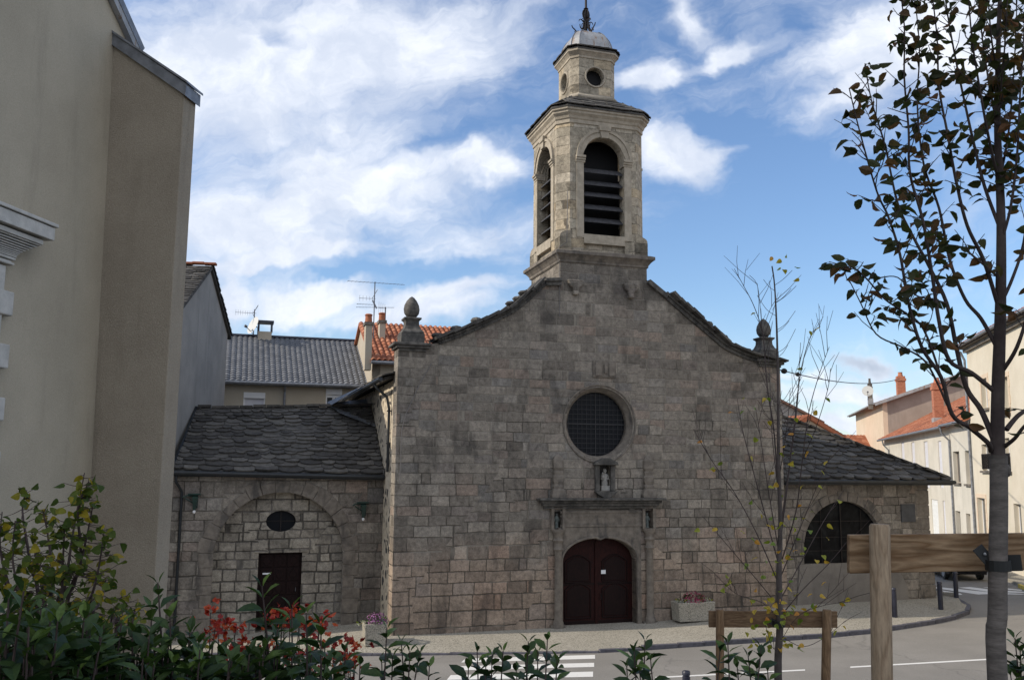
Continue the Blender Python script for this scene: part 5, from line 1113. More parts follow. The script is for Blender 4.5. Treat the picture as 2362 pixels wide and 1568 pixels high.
# car
def build_car():
    q=road_at(2214,1339); cx_,cy_=q.x+.55,q.y+1.9; z0=rz(cx_); dr=Vector((.10,.995,0)).normalized(); sd=Vector((dr.y,-dr.x,0)); c0=Vector((cx_,cy_,z0))
    car=thing('parked_car','black car seen from behind, parked past the crossing behind the plank','car',tuple(c0))
    K=lambda l,x,z:c0+dr*l+sd*x+Vector((0,0,z))
    prof=[(-2.05,.30),(-2.12,.5),(-2.08,.85),(-1.95,1.0),(-1.55,1.38),(-1.1,1.46),(.1,1.45),(.75,1.05),(1.8,.9),(2.05,.7),(2.08,.32)]
    rings=[]
    for x,sc_ in((-.86,.93),(-.82,.98),(-.5,1.),(.5,1.),(.82,.98),(.86,.93)): rings.append([K(l*sc_,x*(1 if z<.95 else .86),.3+(z-.3)*(.98 if abs(x)>.8 else 1)) for l,z in prof])
    mb=MB(); mb.loft(rings); b=mb.build('body',m_car,car,smooth=35)
    mb=MB(); mb.poly([K(-1.99,-.6,1.03),K(-1.99,.6,1.03),K(-1.62,.55,1.36),K(-1.62,-.55,1.36)]); mb.build('rear_window',m_glassb,car)
    mb=MB(); mb.obox(K(-2.13,0,.52),sd*.82,dr*.05,Vector((0,0,.1))); mb.build('bumper',m_car,car,bevel=.03)
    mb=MB(); mb.obox(K(-2.15,0,.78),sd*.26,dr*.012,Vector((0,0,.055))); mb.build('number_plate',m_white,car)
    for s_ in(-.68,.68): mb=MB(); mb.obox(K(-2.08,s_,.85),sd*.11,dr*.03,Vector((0,0,.09))); mb.build('tail_light',m_redtile,car,bevel=.02)
    for l in(-1.3,1.3):
        for x in(-.78,.78):
            mb=MB(); mb.loft([[K(l+r*math.cos(2*math.pi*k/18),x+dx,.31+r*math.sin(2*math.pi*k/18)) for k in range(18)] for dx,r in((-.1,.29),(-.08,.31),(.08,.31),(.1,.29))]); wh=mb.build('wheel',m_rubber,car)
            mb=MB(); e=.105 if x>0 else -.105; mb.loft([[K(l+r*math.cos(2*math.pi*k/14),x+e*f,.31+r*math.sin(2*math.pi*k/14)) for k in range(14)] for f,r in((.9,.2),(1.03,.2),(1.04,.05))]); mb.build('rim',m_zincl,wh)
build_car()
# ------------------------------------------------------------------ street furniture
def bollard(x,y,z,h,label,src=None):
    if src is None:
        t_=thing('bollard',label,'bollard',(x,y,z),0,'blue black steel bollards')
        mb=MB(); mb.lathe([(.088,-.1),(.088,h-.13)],(x,y,z),14); mb.build('post',m_bolt,t_,smooth=40)
        mb=MB(); mb.lathe([(.074,h-.13),(.074,h-.10),(.09,h-.095),(.09,h-.03),(.075,h-.008),(.03,h)],(x,y,z),14); mb.build('cap',m_bolt,t_,smooth=40); return t_
    t_=src.copy(); COL.objects.link(t_); t_.location=(x,y,z); t_['label']=label
    for c in src.children: d=c.copy(); COL.objects.link(d); d.parent=t_
    return t_
qs=[road_at(2064,1434),road_at(2170,1416),road_at(2206,1392)]
b0=bollard(qs[0].x,qs[0].y,walkz(qs[0].x,qs[0].y)-.02,1.02,'bollard by the right chapel, closest to the thick round stake')
bollard(qs[1].x,qs[1].y,walkz(qs[1].x,qs[1].y)-.02,1.02,'middle bollard of the three on the corner pavement',b0); bollard(qs[2].x,qs[2].y,walkz(qs[2].x,qs[2].y)-.02,1.02,'bollard at the corner kerb, just before the side crosswalk',b0)
qb=atY(1582,1545,20.9); bollard(qb.x,qb.y,qb.z-1.02,1.02,'bollard on the near pavement whose cap pokes up at the bottom edge',b0)
def planter(c,wd,dp,h,label):
    t_=thing('flower_planter',label,'planter',tuple(c),TH); K=lambda a,b,z:Vector(c)+U*a+V*b+Vector((0,0,z))
    mb=MB(); q=lambda a,b,z:[K(-a,-b,z),K(a,-b,z),K(a,b,z),K(-a,b,z)]
    a,b=wd/2,dp/2; mb.loft([q(a*.93,b*.9,.0),q(a,b,h),q(a-.07,b-.07,h),q(a-.09,b-.09,h-.07)]); mb.build('trough',m_conc,t_,bevel=.025)
    mb=MB(); mb.poly(q(a-.05,b-.05,h-.06)); mb.build('soil',m_soil,t_); return K
def blossom(name,label,c,rx,ry,rz_,n,mp,ml,cat,size=.05,group=None):
    t_=thing(name,label,cat,tuple(c),0,group); mb=MB(); lf=MB(); r_=random.Random(int(abs(c[0])*977)+n)
    for k in range(n):
        th=r_.uniform(0,2*math.pi); ph=math.acos(r_.uniform(-.1,1)); d=Vector((math.sin(ph)*math.cos(th),math.sin(ph)*math.sin(th),math.cos(ph))); p=Vector(c)+Vector((d.x*rx,d.y*ry,d.z*rz_))*r_.uniform(.82,1.08)
        a=d.orthogonal().normalized(); b=d.cross(a); rv=r_.random()
        for j in range(6): an=j*math.pi/3+r_.random(); mb.leaf(p,a*math.cos(an)+b*math.sin(an)+d*.5,b*math.cos(an)-a*math.sin(an),size*.6,size*.42,.1,.1,rv,((0,0),(.5,1),(1,0)))
    for k in range(n//2):
        th=r_.uniform(0,2*math.pi); d=Vector((math.cos(th),math.sin(th),r_.uniform(-.1,.9))).normalized(); p=Vector(c)+Vector((d.x*rx,d.y*ry,d.z*rz_))*.8; lf.leaf(p,d,d.orthogonal(),.09,.045,.2,.2,r_.random())
    lf.build('foliage',ml,t_,recalc=False); mb.build('blossom',mp,t_,recalc=False); return t_
q=S(867,1476,-.9); q=W(q[0],-.55,0); q.z=walkz(q.x,q.y)-.01; K=planter(q,.70,.62,.66,'square concrete flower planter with lilac flowers at the church corner')
blossom('chrysanthemum','lilac flower cushion in the square planter',K(.05,-.05,.68),.34,.28,.27,180,m_purple,m_laurel,'flower')
blossom('trailing_plant','small white-flowered plant trailing over the square planter edge',K(-.38,-.05,.62),.2,.18,.12,30,m_whitepet,m_bush,'flower',.04)
q=S(1608,1427,-.85); q=W(q[0],-.55,0); q.z=walkz(q.x,q.y)-.01; K=planter(q,1.42,.62,.64,'long concrete flower planter with crimson flowers right of the church door')
blossom('chrysanthemum','crimson flower cushion in the middle of the long planter',K(.0,-.05,.66),.40,.28,.30,200,m_pink,m_laurel,'flower')
blossom('low_plant','white-flowered plant left of the crimson flowers in the long planter',K(-.48,-.05,.63),.2,.22,.12,40,m_whitepet,m_bush,'flower',.04); blossom('low_plant','white-flowered plant right of the crimson flowers in the long planter',K(.5,-.05,.63),.2,.22,.12,30,m_whitepet,m_bush,'flower',.04)
def wall_lamp(px,py,label):
    s_,z_=S(px,py,2.5); t_=thing('wall_lamp',label,'lamp',tuple(W(s_,2.7,z_)),TH,'green lamps on the chapel wall'); 
    mb=MB(); mb.obox(W(s_+.12,2.53,z_+.05),U*.06,V*.035,Vector((0,0,.24))); mb.obox(W(s_+.06,2.46,z_+.27),U*.2,V*.08,Vector((0,0,.025))); mb.tube([W(s_+.16,2.50,z_+.22),W(s_-.2,2.42,z_+.22),W(s_-.3,2.40,z_+.16)],.028,6); mb.tube([W(s_+.16,2.50,z_-.1),W(s_-.22,2.42,z_+.14)],.024,6); mb.build('bracket',m_lampgreen,t_)
    mb=MB(); c=W(s_+.08,2.42,0); q=lambda r,z:[c+U*a*r+V*b*r+Vector((0,0,z_+z)) for a,b in((-1,-1),(1,-1),(1,1),(-1,1))]; mb.loft([q(.04,.2),q(.09,.17),q(.09,.13),q(.075,.1),q(.045,-.22),q(.04,-.25)]); mb.build('lantern',m_lampgreen,t_)
    mb=MB(); mb.lathe([(.03,z_-.25),(.05,z_-.28),(.045,z_-.33),(.02,z_-.36)],(c.x,c.y,0),8); mb.build('lamp_glass',m_white,t_)
wall_lamp(443,1158,'green wall lamp left of the blind arch'); wall_lamp(832,1176,'green wall lamp right of the blind arch')
q=S(1391,1318,.3); mb=MB(); mb.prism([(q[0]-.085,q[1]-.065),(q[0]+.085,q[1]-.065),(q[0]+.085,q[1]+.065),(q[0]-.085,q[1]+.065)],FW,.29,.296); tag(mb.build('paper_notice',m_paper,None,origin=W(q[0],.29,q[1])),'small white paper notice on the dark red church door','notice')
q=S(1793,1097,0); mb=MB(); mb.prism([(q[0]-.06,q[1]-.15),(q[0]+.06,q[1]-.15),(q[0]+.06,q[1]+.15),(q[0]-.06,q[1]+.15)],FW,-.09,-.01); tag(mb.build('junction_box',m_whitedoor,None,origin=W(q[0],0,q[1]),bevel=.01),'small white box fixed high at the right corner of the facade','electric box')
def statue(name,label,s_,t0,z_,h,m,base=True,child=False):
    t_=thing(name,label,'statue',tuple(W(s_,t0,z_)),TH); mb=MB(); c=lambda z,rx,ry,dx=0.:[W(s_+dx+rx*math.cos(2*math.pi*k/12),t0+ry*math.sin(2*math.pi*k/12),z_+z*h) for k in range(12)]
    if base: bb=MB(); bb.obox(W(s_,t0,z_+.11*h),U*.21*h,V*.14*h,Vector((0,0,.11*h))); bb.build('base',m,t_,bevel=.01)
    b0=.22 if base else 0.
    L=[(b0,.15,.10),(b0+.1,.155,.11),(.45,.14,.10),(.6,.165,.11),(.68,.17,.11),(.735,.15,.09),(.755,.06,.06),(.78,.055,.06)]
    if not base: L=[(0,.15,.1),(.1,.13,.1),(.4,.12,.09),(.55,.14,.1),(.72,.16,.1),(.79,.14,.08),(.82,.05,.05),(.84,.05,.05)]
    mb.loft([c(z,rx*h,ry*h) for z,rx,ry in L])
    zz=L[-1][0]; hd=.1*h if base else .075*h
    mb.ball(W(s_,t0-.01,z_+zz*h+hd*.95),hd*.85,hd*.9,hd*1.1,12,8); mb.ball(W(s_,t0-.01-hd*.9,z_+zz*h+hd*.85),hd*.14,hd*.25,hd*.25,6,4)
    for sg in(-1,1): mb.tube([W(s_+sg*.15*h,t0,z_+.68*h),W(s_+sg*.17*h,t0-.04*h,z_+.5*h),W(s_+sg*.06*h,t0-.12*h,z_+.5*h)],[.045*h,.04*h,.03*h],6)
    if child: mb.ball(W(s_-.12*h,t0-.09*h,z_+.62*h),.08*h,.07*h,.1*h); mb.ball(W(s_-.13*h,t0-.11*h,z_+.75*h),.055*h,.055*h,.065*h)
    mb.build('body',m,t_,smooth=60)
q=S(1394,1131,.1); statue('statue','pale stone bust of a figure in the niche under the round window',q[0],.10,q[1],(S(1394,1081,.1)[1]-q[1])*1.04,m_white_st,True,True)
statue('statue','grey-green statuette in the small niche left of the door arch',(nl+nr)/2,.08,NICH[0][2],.5,m_green_st,False); statue('statue','grey-green statuette in the small niche right of the door arch',(ml+mr)/2,.08,NICH[1][2],.5,m_green_st,False)
# ------------------------------------------------------------------ stakes and planks
def PX(x,y,Y): return atY(x,y,Y)
def stake_set(label,posts,plank,Y,mp,mk,tilt=0.):
    (x0,x1,yt0,yt1,yb0,yb1)=plank; c=PX((x0+x1)/2,yt0,Y); t_=thing('tree_stake_frame',label,'tree stake',(c.x,Y,gz(c.x,Y)))
    for (pt,pb,wpx) in posts:
        a=PX(*pt,Y); b=PX(*pb,Y); d=(a-b)/(a.z-b.z); g=gz(b.x,Y); base=b+d*(g-.2-b.z); r=wpx/2/F*Y
        mb=MB(); L=a-base; mb.tube([base,base+L*.3,base+L*.6,a-d*.012,a],[r*1.02,r,r*1.01,r,r*.86],16); mb.build('post',mp,t_,smooth=50)
    A,B,Cc,D=PX(x0,yt0,Y+.07),PX(x1,yt1,Y+.07),PX(x1,yb1,Y+.07),PX(x0,yb0,Y+.07); th=Vector((0,.035,0))
    o=Vector((A+C_ if False else (A+B+Cc+D)/4)); mb=MB(); mb.hexa([D,Cc,Cc+th,D+th,A,B,B+th,A+th]); mb.build('plank',mk,t_,bevel=.004)
    return t_
st1=stake_set('thick round pine stake with wide grained plank beside the leafy tree',[((2028,1208),(2034,1568),45),((2600,1205),(2604,1568),46)],(1959,2680,1233,1226,1322,1309),4.0,m_post,m_plank)
st2=stake_set('low weathered pine stakes and plank around the bare sapling',[((1660,1405),(1660,1568),18.5),((1907,1405),(1904,1568),20)],(1635,1931,1408,1409,1446,1447),9.0,m_postd,m_plankd)
def strap(px,py,Y,r,label,flaps):
    c=PX(px,py,Y); t_=thing('rubber_strap',label,'strap',tuple(c)); mb=MB(); h=.022*(Y/4)**.4
    mb.loft([[c+Vector((rr*math.cos(2*math.pi*k/16),rr*math.sin(2*math.pi*k/16),z)) for k in range(16)] for rr,z in((r+.002,-h),(r+.008,-h),(r+.008,h),(r+.002,h))],cap=False)
    mb.build('band',m_rubber,t_)
    for a,b,hw in flaps:
        p=PX(*a,Y+.02); q=PX(*b,Y+.0); d=(q-p); n=Vector((-d.z,0,d.x)).normalized()*hw; y=Vector((0,.006,0)); mb=MB(); mb.hexa([p-n,q-n,q-n+y,p-n+y,p+n,q+n,q+n+y,p+n+y]); mb.build('flap',m_rubber,t_)
    if Y<6: mb=MB(); mb.ball(PX(2271,1277,Y-.0),.007,.006,.007); mb.build('bolt',m_zincl,t_)
strap(2301,1303,3.97,.043,'black rubber strap tying the leafy tree trunk to its plank',[((2254,1262),(2284,1296),.024),((2320,1298),(2356,1297),.034)])
strap(1795,1437,8.97,.052,'black rubber strap tying the sapling to its low plank',[((1776,1430),(1788,1437),.03)])
# ------------------------------------------------------------------ plants
def curve(pts,n=5):
    P=[Vector(p) for p in pts]; out=[]
    for i in range(len(P)-1):
        p0,p1,p2,p3=P[max(i-1,0)],P[i],P[i+1],P[min(i+2,len(P)-1)]
        for k in range(n):
            u=k/n; out.append(.5*((2*p1)+(p2-p0)*u+(2*p0-5*p1+4*p2-p3)*u*u+(-p0+3*p1-3*p2+p3)*u**3))
    out.append(P[-1]); return out
def taper(P,r0,r1): return [lerp(r0,r1,i/(len(P)-1)) for i in range(len(P))]
HEART=((0,.0),(.08,.7),(.3,1.),(.62,.72),(1,0)); OVAL=((0,0),(.14,.62),(.42,1.),(.72,.72),(1,0)); LANCE=((0,0),(.2,.55),(.45,1.),(.75,.72),(1,0))
def rv3(r_,z=(-1,1)): 
    a=r_.uniform(0,2*math.pi); return Vector((math.cos(a),math.sin(a),r_.uniform(*z))).normalized()
# --- pear tree
def pear_tree():
    r_=random.Random(21); Y=3.96; base=PX(2300,1500,Y); g=gz(base.x,Y); t_=thing('pear_tree','leafy dark-leaved young tree strapped to the thick stake on the right','tree',(base.x,Y,g))
    tr=MB(); P=curve([Vector((base.x+.0,Y,g-.1)),PX(2300,1568,Y),PX(2300,1420,Y),PX(2301,1300,Y),PX(2303,1150,Y),PX(2302,1050,Y)],4); tr.tube(P,[.040-.005*i/(len(P)-1) for i in range(len(P))],14)
    tr.ball(PX(2320,1085,Y),.02,.022,.03); tr.build('trunk',m_barkl,t_,smooth=60)
    wd=MB(); lf=MB()
    P=curve([PX(2302,1060,Y),PX(2300,1020,Y),PX(2301,900,Y),PX(2307,700,Y),PX(2308,500,Y),PX(2300,300,Y),PX(2302,100,Y),PX(2308,-120,Y),PX(2300,-420,Y)],5); wd.tube(P,[interp([(4.9,.035),(5.7,.029),(6.7,.019),(7.6,.010),(8.6,.005)],p.z) for p in P],12)
    def z3(X,Yp): return ((3200+X/1.206)/1.694,(Yp/1.206)/1.694)
    limbs=[]
    L=lambda pts,dy,r: limbs.append((pts,dy,r))
    L([(2285,1040),(2278,1021),(2235,985),(2195,955),(2170,870),(2125,800),(2095,700),(2075,587),(2048,500),(2021,440),(1982,303),(1958,205)],-.35,.019)
    L([(2290,1010),(2262,945),(2228,893),(2205,800),(2183,700),(2140,610),(2109,553),(2070,470),(2041,338),(2010,235),(1994,150)],.3,.022)
    L([(2290,900),(2240,860),(2188,830),(2165,740),(2150,640),(2128,510),(2098,400),(2095,300),(2085,180),(2085,60),(2070,-60)],-.15,.018)
    L([(2298,800),(2262,735),(2225,690),(2190,600),(2165,480),(2130,380),(2115,240),(2120,110),(2105,-40)],.35,.016)
    L([(2300,700),(2268,600),(2230,520),(2205,420),(2185,310),(2165,200),(2160,80),(2140,-80)],-.3,.016)
    L([(2302,640),(2255,600),(2215,570),(2170,560),(2130,520)],.4,.010)
    L([(2303,520),(2270,430),(2245,330),(2225,240),(2200,120),(2180,0),(2170,-120)],.15,.014)
    L([(2303,420),(2280,320),(2258,200),(2240,80),(2230,-60)],-.4,.012)
    L([(2301,300),(2280,190),(2262,60),(2255,-100)],.4,.010)
    L([(2206,968),(2185,935),(2160,880),(2130,830),(2080,800),(2020,770),(1985,700),(1960,650)],.1,.010)
    L([(2170,870),(2130,760),(2085,720),(2040,690),(1995,640),(1960,615),(1935,625)],-.2,.009)
    L([(2183,700),(2150,690),(2110,680),(2070,640),(2030,640)],.2,.008)
    L([(2320,990),(2345,960),(2385,925),(2430,830),(2450,700),(2470,500)],.1,.020)
    L([(2315,1030),(2340,1010),(2370,975),(2440,930),(2520,800),(2560,600)],-.4,.016)
    L([(2308,860),(2345,800),(2375,700),(2400,560),(2420,350),(2430,150)],-.3,.016)
    L([(2308,700),(2335,640),(2360,560),(2375,430),(2385,260),(2390,60)],.35,.014)
    L([(2308,560),(2330,480),(2345,360),(2352,220),(2362,60),(2370,-100)],-.2,.012)
    L([(2304,420),(2325,310),(2338,160),(2345,0)],.3,.010); L([(2302,250),(2315,130),(2325,-40)],-.3,.008)
    L([(2301,180),(2285,80),(2275,-60)],-.2,.008)
    def twig(p,d,ln,n):
        e=p+d*ln+Vector((0,0,ln*.18)); m=(p+e)/2+rv3(r_)*.08*ln; Q=[p,m,e]; wd.tube(Q,[.0028,.0022,.0014],4,False)
        for k in range(n):
            u=(k+r_.uniform(.3,1.))/n; q=lerp(lerp(p,m,u),lerp(m,e,u),u); a=rv3(r_,(-.75,.25)); a=(a+d*.45+Vector((0,0,-.28))).normalized(); pet=q+(a+Vector((0,0,.55))).normalized()*.018
            wd.tube([q,pet],[.0012,.001],3,False); lf.leaf(pet,a,rv3(r_),r_.uniform(.046,.070),r_.uniform(.031,.045),r_.uniform(.15,.6),r_.uniform(.25,.7),r_.random()**1.3,OVAL)
    for pts,dy,r0 in limbs:
        n=len(pts); P=curve([PX(x,y,Y+dy*(i/(n-1))**.8) for i,(x,y) in enumerate(pts)],5); r0*=.6; wd.tube(P,taper(P,r0,.0022),7); dist=0.
        for i in range(1,len(P)):
            u=i/(len(P)-1); seg=(P[i]-P[i-1]).length; dist+=seg; low=1. if r0<.0066 else (0.02 if u<.3 else (.45 if u<.5 else 1.))
            k=seg/.041*low; k=int(k)+(r_.random()<k-int(k))
            for _ in range(k):
                p=lerp(P[i-1],P[i],r_.random()); d=((P[i]-P[i-1]).normalized()*.6+rv3(r_,(-.5,.7))*.9).normalized(); twig(p,d,r_.uniform(.03,.12),r_.choice((1,2,2,3,4)))
    for i in range(60):
        k=r_.randrange(0,1); u=r_.uniform(.35,1.); y=lerp(900,-380,u); p=PX(2304,y,Y); twig(p,rv3(r_,(.0,.8)),r_.uniform(.05,.2),r_.choice((2,3,4)))
    wd.build('branches',m_bark,t_,smooth=60); lf.build('leaves',m_pear,t_,recalc=False)
pear_tree()
# --- bare sapling with a few yellow leaves
def sapling():
    r_=random.Random(5); Y=8.97; b=PX(1795,1568,Y); g=gz(b.x,Y); t_=thing('young_tree','nearly bare sapling with scattered yellow leaves tied to the low stakes','tree',(b.x,Y,g)); tr=MB()
    P=curve([Vector((b.x,Y,g-.1)),PX(1794,1560,Y),PX(1798,1450,Y),PX(1796,1330,Y),PX(1799,1200,Y),PX(1795,1050,Y),PX(1794,900,Y),PX(1791,760,Y),PX(1786,660,Y),PX(1780,614,Y)],5)
    rr=[]
    for p in P: rr.append(interp([(g,.05),(3.6,.038),(4.2,.034),(5.,.021),(6.2,.014),(7.5,.007)],p.z))
    tr.tube(P,rr,10); tr.build('trunk',m_birchb,t_,smooth=60); wd=MB(); lf=MB()
    def br(pts,r0,sub=True,dy=None):
        dy=r_.uniform(-.8,.8) if dy is None else dy; n=len(pts); Q=curve([PX(x,y,Y+dy*(i/(n-1))) for i,(x,y) in enumerate(pts)],4); wd.tube(Q,taper(Q,r0*.72,.0024),5)
        if sub:
            for i in range(3,len(Q)-1):
                if r_.random()<.4:
                    d=((Q[i+1]-Q[i]).normalized()+rv3(r_,(-.2,.7))*.62).normalized(); ln=r_.uniform(.12,.45); e=Q[i]+d*ln+Vector((0,0,.05)); wd.tube([Q[i],(Q[i]+e)/2+rv3(r_)*.015,e],[.003,.0024,.0016],4,False)
                    if r_.random()<.45: f=e+rv3(r_,(0,.8))*.13; wd.tube([lerp(Q[i],e,.6),f],[.0025,.0018],3,False)
        return Q
    allQ=[]
    for pts,r0 in (([(1797,1180),(1785,1000),(1770,900),(1762,800),(1757,760),(1738,705),(1715,660),(1693,620)],.011),([(1757,762),(1752,700),(1745,655),(1728,635)],.004),([(1758,762),(1775,715),(1790,690)],.004),
        ([(1799,1250),(1815,1120),(1828,1010),(1840,900),(1852,830),(1870,775),(1892,752)],.012),([(1800,1300),(1835,1180),(1850,1060),(1865,950),(1890,860),(1912,800)],.010),([(1799,1220),(1822,1060),(1838,940),(1842,860),(1846,790)],.008),([(1850,1060),(1880,990),(1908,900),(1915,850)],.006),
        ([(1798,1310),(1765,1190),(1735,1080),(1712,990),(1700,920)],.010),([(1797,1350),(1745,1230),(1690,1130),(1640,1060),(1618,1010)],.009),([(1797,1280),(1770,1120),(1752,1000),(1742,940)],.008),([(1798,1400),(1740,1330),(1680,1260),(1620,1190)],.008),([(1799,1430),(1760,1390),(1700,1370),(1655,1330)],.006),
        ([(1800,1380),(1850,1290),(1900,1200),(1945,1130)],.009),([(1800,1420),(1850,1360),(1910,1300),(1960,1240)],.008),([(1800,1330),(1840,1230),(1880,1130),(1915,1050)],.008),([(1800,1465),(1850,1490),(1900,1470),(1950,1430)],.005),([(1799,1480),(1840,1420),(1900,1395),(1955,1388)],.004),([(1799,1500),(1780,1490),(1765,1440)],.005),
        ([(1796,1150),(1780,1000),(1775,880),(1770,810)],.007),([(1797,1100),(1815,980),(1822,900)],.006)):
        allQ.append(br(pts,r0))
    for k in range(22):
        y0=r_.uniform(650,1020); x0=interp([(650,1786),(900,1794),(1050,1795)],y0); sg=r_.choice((-1,1)); ln=r_.uniform(25,60); br([(x0,y0),(x0+sg*ln*.5,y0-ln*.35),(x0+sg*ln,y0-ln*r_.uniform(.8,1.3))],.0036,False,r_.uniform(-.3,.3))
    def lv(x,y,dy): 
        p=PX(x,y,Y+dy); a=(rv3(r_,(-.8,.3))+Vector((0,-.2,-.3))).normalized(); lf.leaf(p,a,rv3(r_),r_.uniform(.048,.07),r_.uniform(.042,.058),r_.uniform(.1,.4),r_.uniform(.1,.5),r_.random(),HEART)
    for x,y in((1813,588),(1782,593),(1800,617),(1807,622),(1833,615),(1842,642),(1885,755),(1872,765),(1802,600)): lv(x,y,.0)
    for k in range(120):
        Q=r_.choice(allQ); p=r_.choice(Q[1:]); 
        if p.z>6.3 and r_.random()<.92: continue
        d=p+rv3(r_)*r_.uniform(.01,.12); a=(rv3(r_,(-.8,.3))+Vector((0,-.3,-.3))).normalized(); lf.leaf(d,a,rv3(r_),r_.uniform(.048,.075),r_.uniform(.042,.06),r_.uniform(.1,.4),r_.uniform(.1,.5),r_.random(),HEART)
    for k in range(60): lv(r_.gauss(1800,48),r_.uniform(1180,1500),r_.uniform(-.3,.3))
    for k in range(22): lv(r_.uniform(1730,1810),r_.uniform(1370,1490),-.15)
    wd.build('branches',m_twig,t_,smooth=60); lf.build('leaves',m_birch,t_,recalc=False)
sapling()
# --- yellow green bush by the beige wall
def bush(label,stems,Y,base,nl,seed,L=(.036,.052)):
    r_=random.Random(seed); b=PX(*base,Y); g=gz(b.x,Y); t_=thing('shrub',label,'shrub',(b.x,Y,g)); wd=MB(); lf=MB(); Qs=[]
    for pts in stems:
        dy=r_.uniform(-.35,.35); n=len(pts); Q=curve([Vector((b.x+r_.uniform(-.1,.1),Y+dy*.2,g-.05))]+[PX(x,y,Y+dy*(i+1)/n) for i,(x,y) in enumerate(pts)],7); wd.tube(Q,taper(Q,.011,.002),5); Qs.append(Q)
    for k in range(nl):
        Q=r_.choice(Qs); u=r_.random()**.62; i=min(int(u*(len(Q)-1)),len(Q)-2); p=lerp(Q[i],Q[i+1],r_.random())
        if p.z<4.35: continue
        sp=interp([(0,.2),(.75,.13),(1,.035)],u); e=p+rv3(r_,(-.6,.8))*r_.uniform(.02,sp); wd.tube([p,(p+e)/2+Vector((0,0,-.004)),e],[.002,.0016,.001],3,False)
        a=(rv3(r_,(-.9,.2))+Vector((0,-.25,-.25))).normalized(); low=interp([(4.7,.25),(5.1,.0),(5.5,-.15)],p.z); lf.leaf(e,a,rv3(r_),r_.uniform(*L),r_.uniform(L[0]*.9,L[1]*.95),r_.uniform(.0,.45),r_.uniform(.1,.5),min(1,max(0,r_.random()**1.5+low*r_.random())),HEART)
    wd.build('stems',m_twig,t_,smooth=60); lf.build('leaves',m_bush,t_,recalc=False)
bush('yellow-green shrub with heart-shaped leaves against the beige wall',[[(120,1500),(150,1350),(170,1220),(195,1090)],[(90,1480),(70,1300),(52,1180),(62,1130)],[(110,1480),(120,1330),(110,1230),(98,1175)],[(130,1480),(170,1350),(195,1260),(215,1160)],[(60,1480),(20,1350),(0,1260),(5,1180)],[(140,1500),(200,1400),(225,1320),(240,1225)],[(140,1500),(185,1300),(180,1180),(205,1110)],[(90,1500),(40,1400),(-10,1300),(-30,1240)],[(150,1480),(205,1420),(235,1380),(245,1330)],[(100,1500),(100,1380),(85,1300),(75,1230)],[(120,1500),(140,1400),(145,1290),(150,1200)],[(60,1500),(60,1420),(30,1300),(35,1200)]],3.75,(115,1560),600,11,(.032,.047))
bush('small wispy yellow-green shrub at the foot of the buttress',[[(270,1500),(275,1440),(285,1390),(280,1375)],[(275,1500),(300,1440),(315,1400)],[(265,1500),(255,1450),(262,1400)]],4.6,(272,1560),90,12,(.03,.042))
# --- laurel hedge
def laurel(label,tips,Y,seed,spread=.25,LL=(.085,.115),nn=(8,12),grp='evergreen laurel shrubs along the terrace edge'):
    r_=random.Random(seed); cx=sum(t[0] for t in tips)/len(tips); b=PX(cx,1568,Y); g=gz(b.x,Y); t_=thing('laurel_shrub',label,'shrub',(b.x,Y,g),0,grp); wd=MB(); lf=MB()
    for tip in tips:
        x,y=tip[:2]; dy=r_.uniform(-spread,spread); p=PX(x,y,Y+dy); ht=p.z-.02; bb=Vector((lerp(b.x,p.x,.55)+r_.uniform(-.08,.08),Y+dy*.6,g-.05)); m=lerp(bb,p,.55)+Vector((r_.uniform(-.05,.05),r_.uniform(-.05,.05),0))
        Q=curve([bb,m,lerp(m,p,.6)+Vector((r_.uniform(-.015,.015),0,0)),p],6); wd.tube(Q,taper(Q,.008,.0025),5)
        n=r_.randint(*nn); ph=r_.uniform(0,6.28); s_=0.; j=len(Q)-1; sc_=r_.uniform(.85,1.12)
        for k in range(n):
            dist=.003+.040*k+.003*k*k; acc_=0.; q=Q[-1]; d=(Q[-1]-Q[-2]).normalized()
            for i in range(len(Q)-1,0,-1):
                l=(Q[i]-Q[i-1]).length
                if acc_+l>=dist: q=lerp(Q[i],Q[i-1],(dist-acc_)/l); d=(Q[i]-Q[i-1]).normalized(); break
                acc_+=l
            for sg in(0,1):
                an=ph+k*1.75+sg*math.pi+r_.uniform(-.3,.3); a=d.orthogonal().normalized(); bb_=d.cross(a); out=a*math.cos(an)+bb_*math.sin(an)
                op=interp([(0,.40),(1,.80),(3,1.12),(8,1.5)],k); dr=(out*math.sin(min(op,1.6))+d*math.cos(op)).normalized(); ln=r_.uniform(*LL)*sc_*(.55 if k==0 else .85 if k==1 else 1)
                roll=r_.uniform(-.75,.75); sd=out.cross(d); lf.leaf(q+out*.004,dr,sd*math.cos(roll)+sd.cross(dr)*math.sin(roll),ln,ln*r_.uniform(.40,.52),r_.uniform(.10,.55),r_.uniform(.15,.5),min(1,max(0,r_.gauss(.38,.24)+(.3 if k<2 else 0))),LANCE)
    wd.build('stems',m_twig,t_,smooth=60); lf.build('leaves',m_laurel,t_,recalc=False)
hr_=random.Random(3)
def mass(c,wd,top,n): return [(c+hr_.uniform(-wd,wd),top+abs(hr_.gauss(0,1))*62+hr_.uniform(0,40)) for _ in range(n)]
laurel('leftmost laurel, rising in front of the yellow-green shrub',[(55,1362),(20,1378),(95,1400)]+mass(40,100,1395,30),2.9,31)
laurel('laurel with broad shiny leaves in front of the shrub and beige wall',[(146,1384),(205,1412),(240,1440)]+mass(170,90,1415,30),3.1,32)
laurel('laurel at the foot of the buttress, bottom left',[(306,1424),(280,1436)]+mass(290,80,1448,24),3.3,33)
laurel('laurel with an upright shoot against the pale buttress edge',[(364,1342),(350,1400),(392,1420),(443,1456)]+mass(400,70,1452,22),3.4,34)
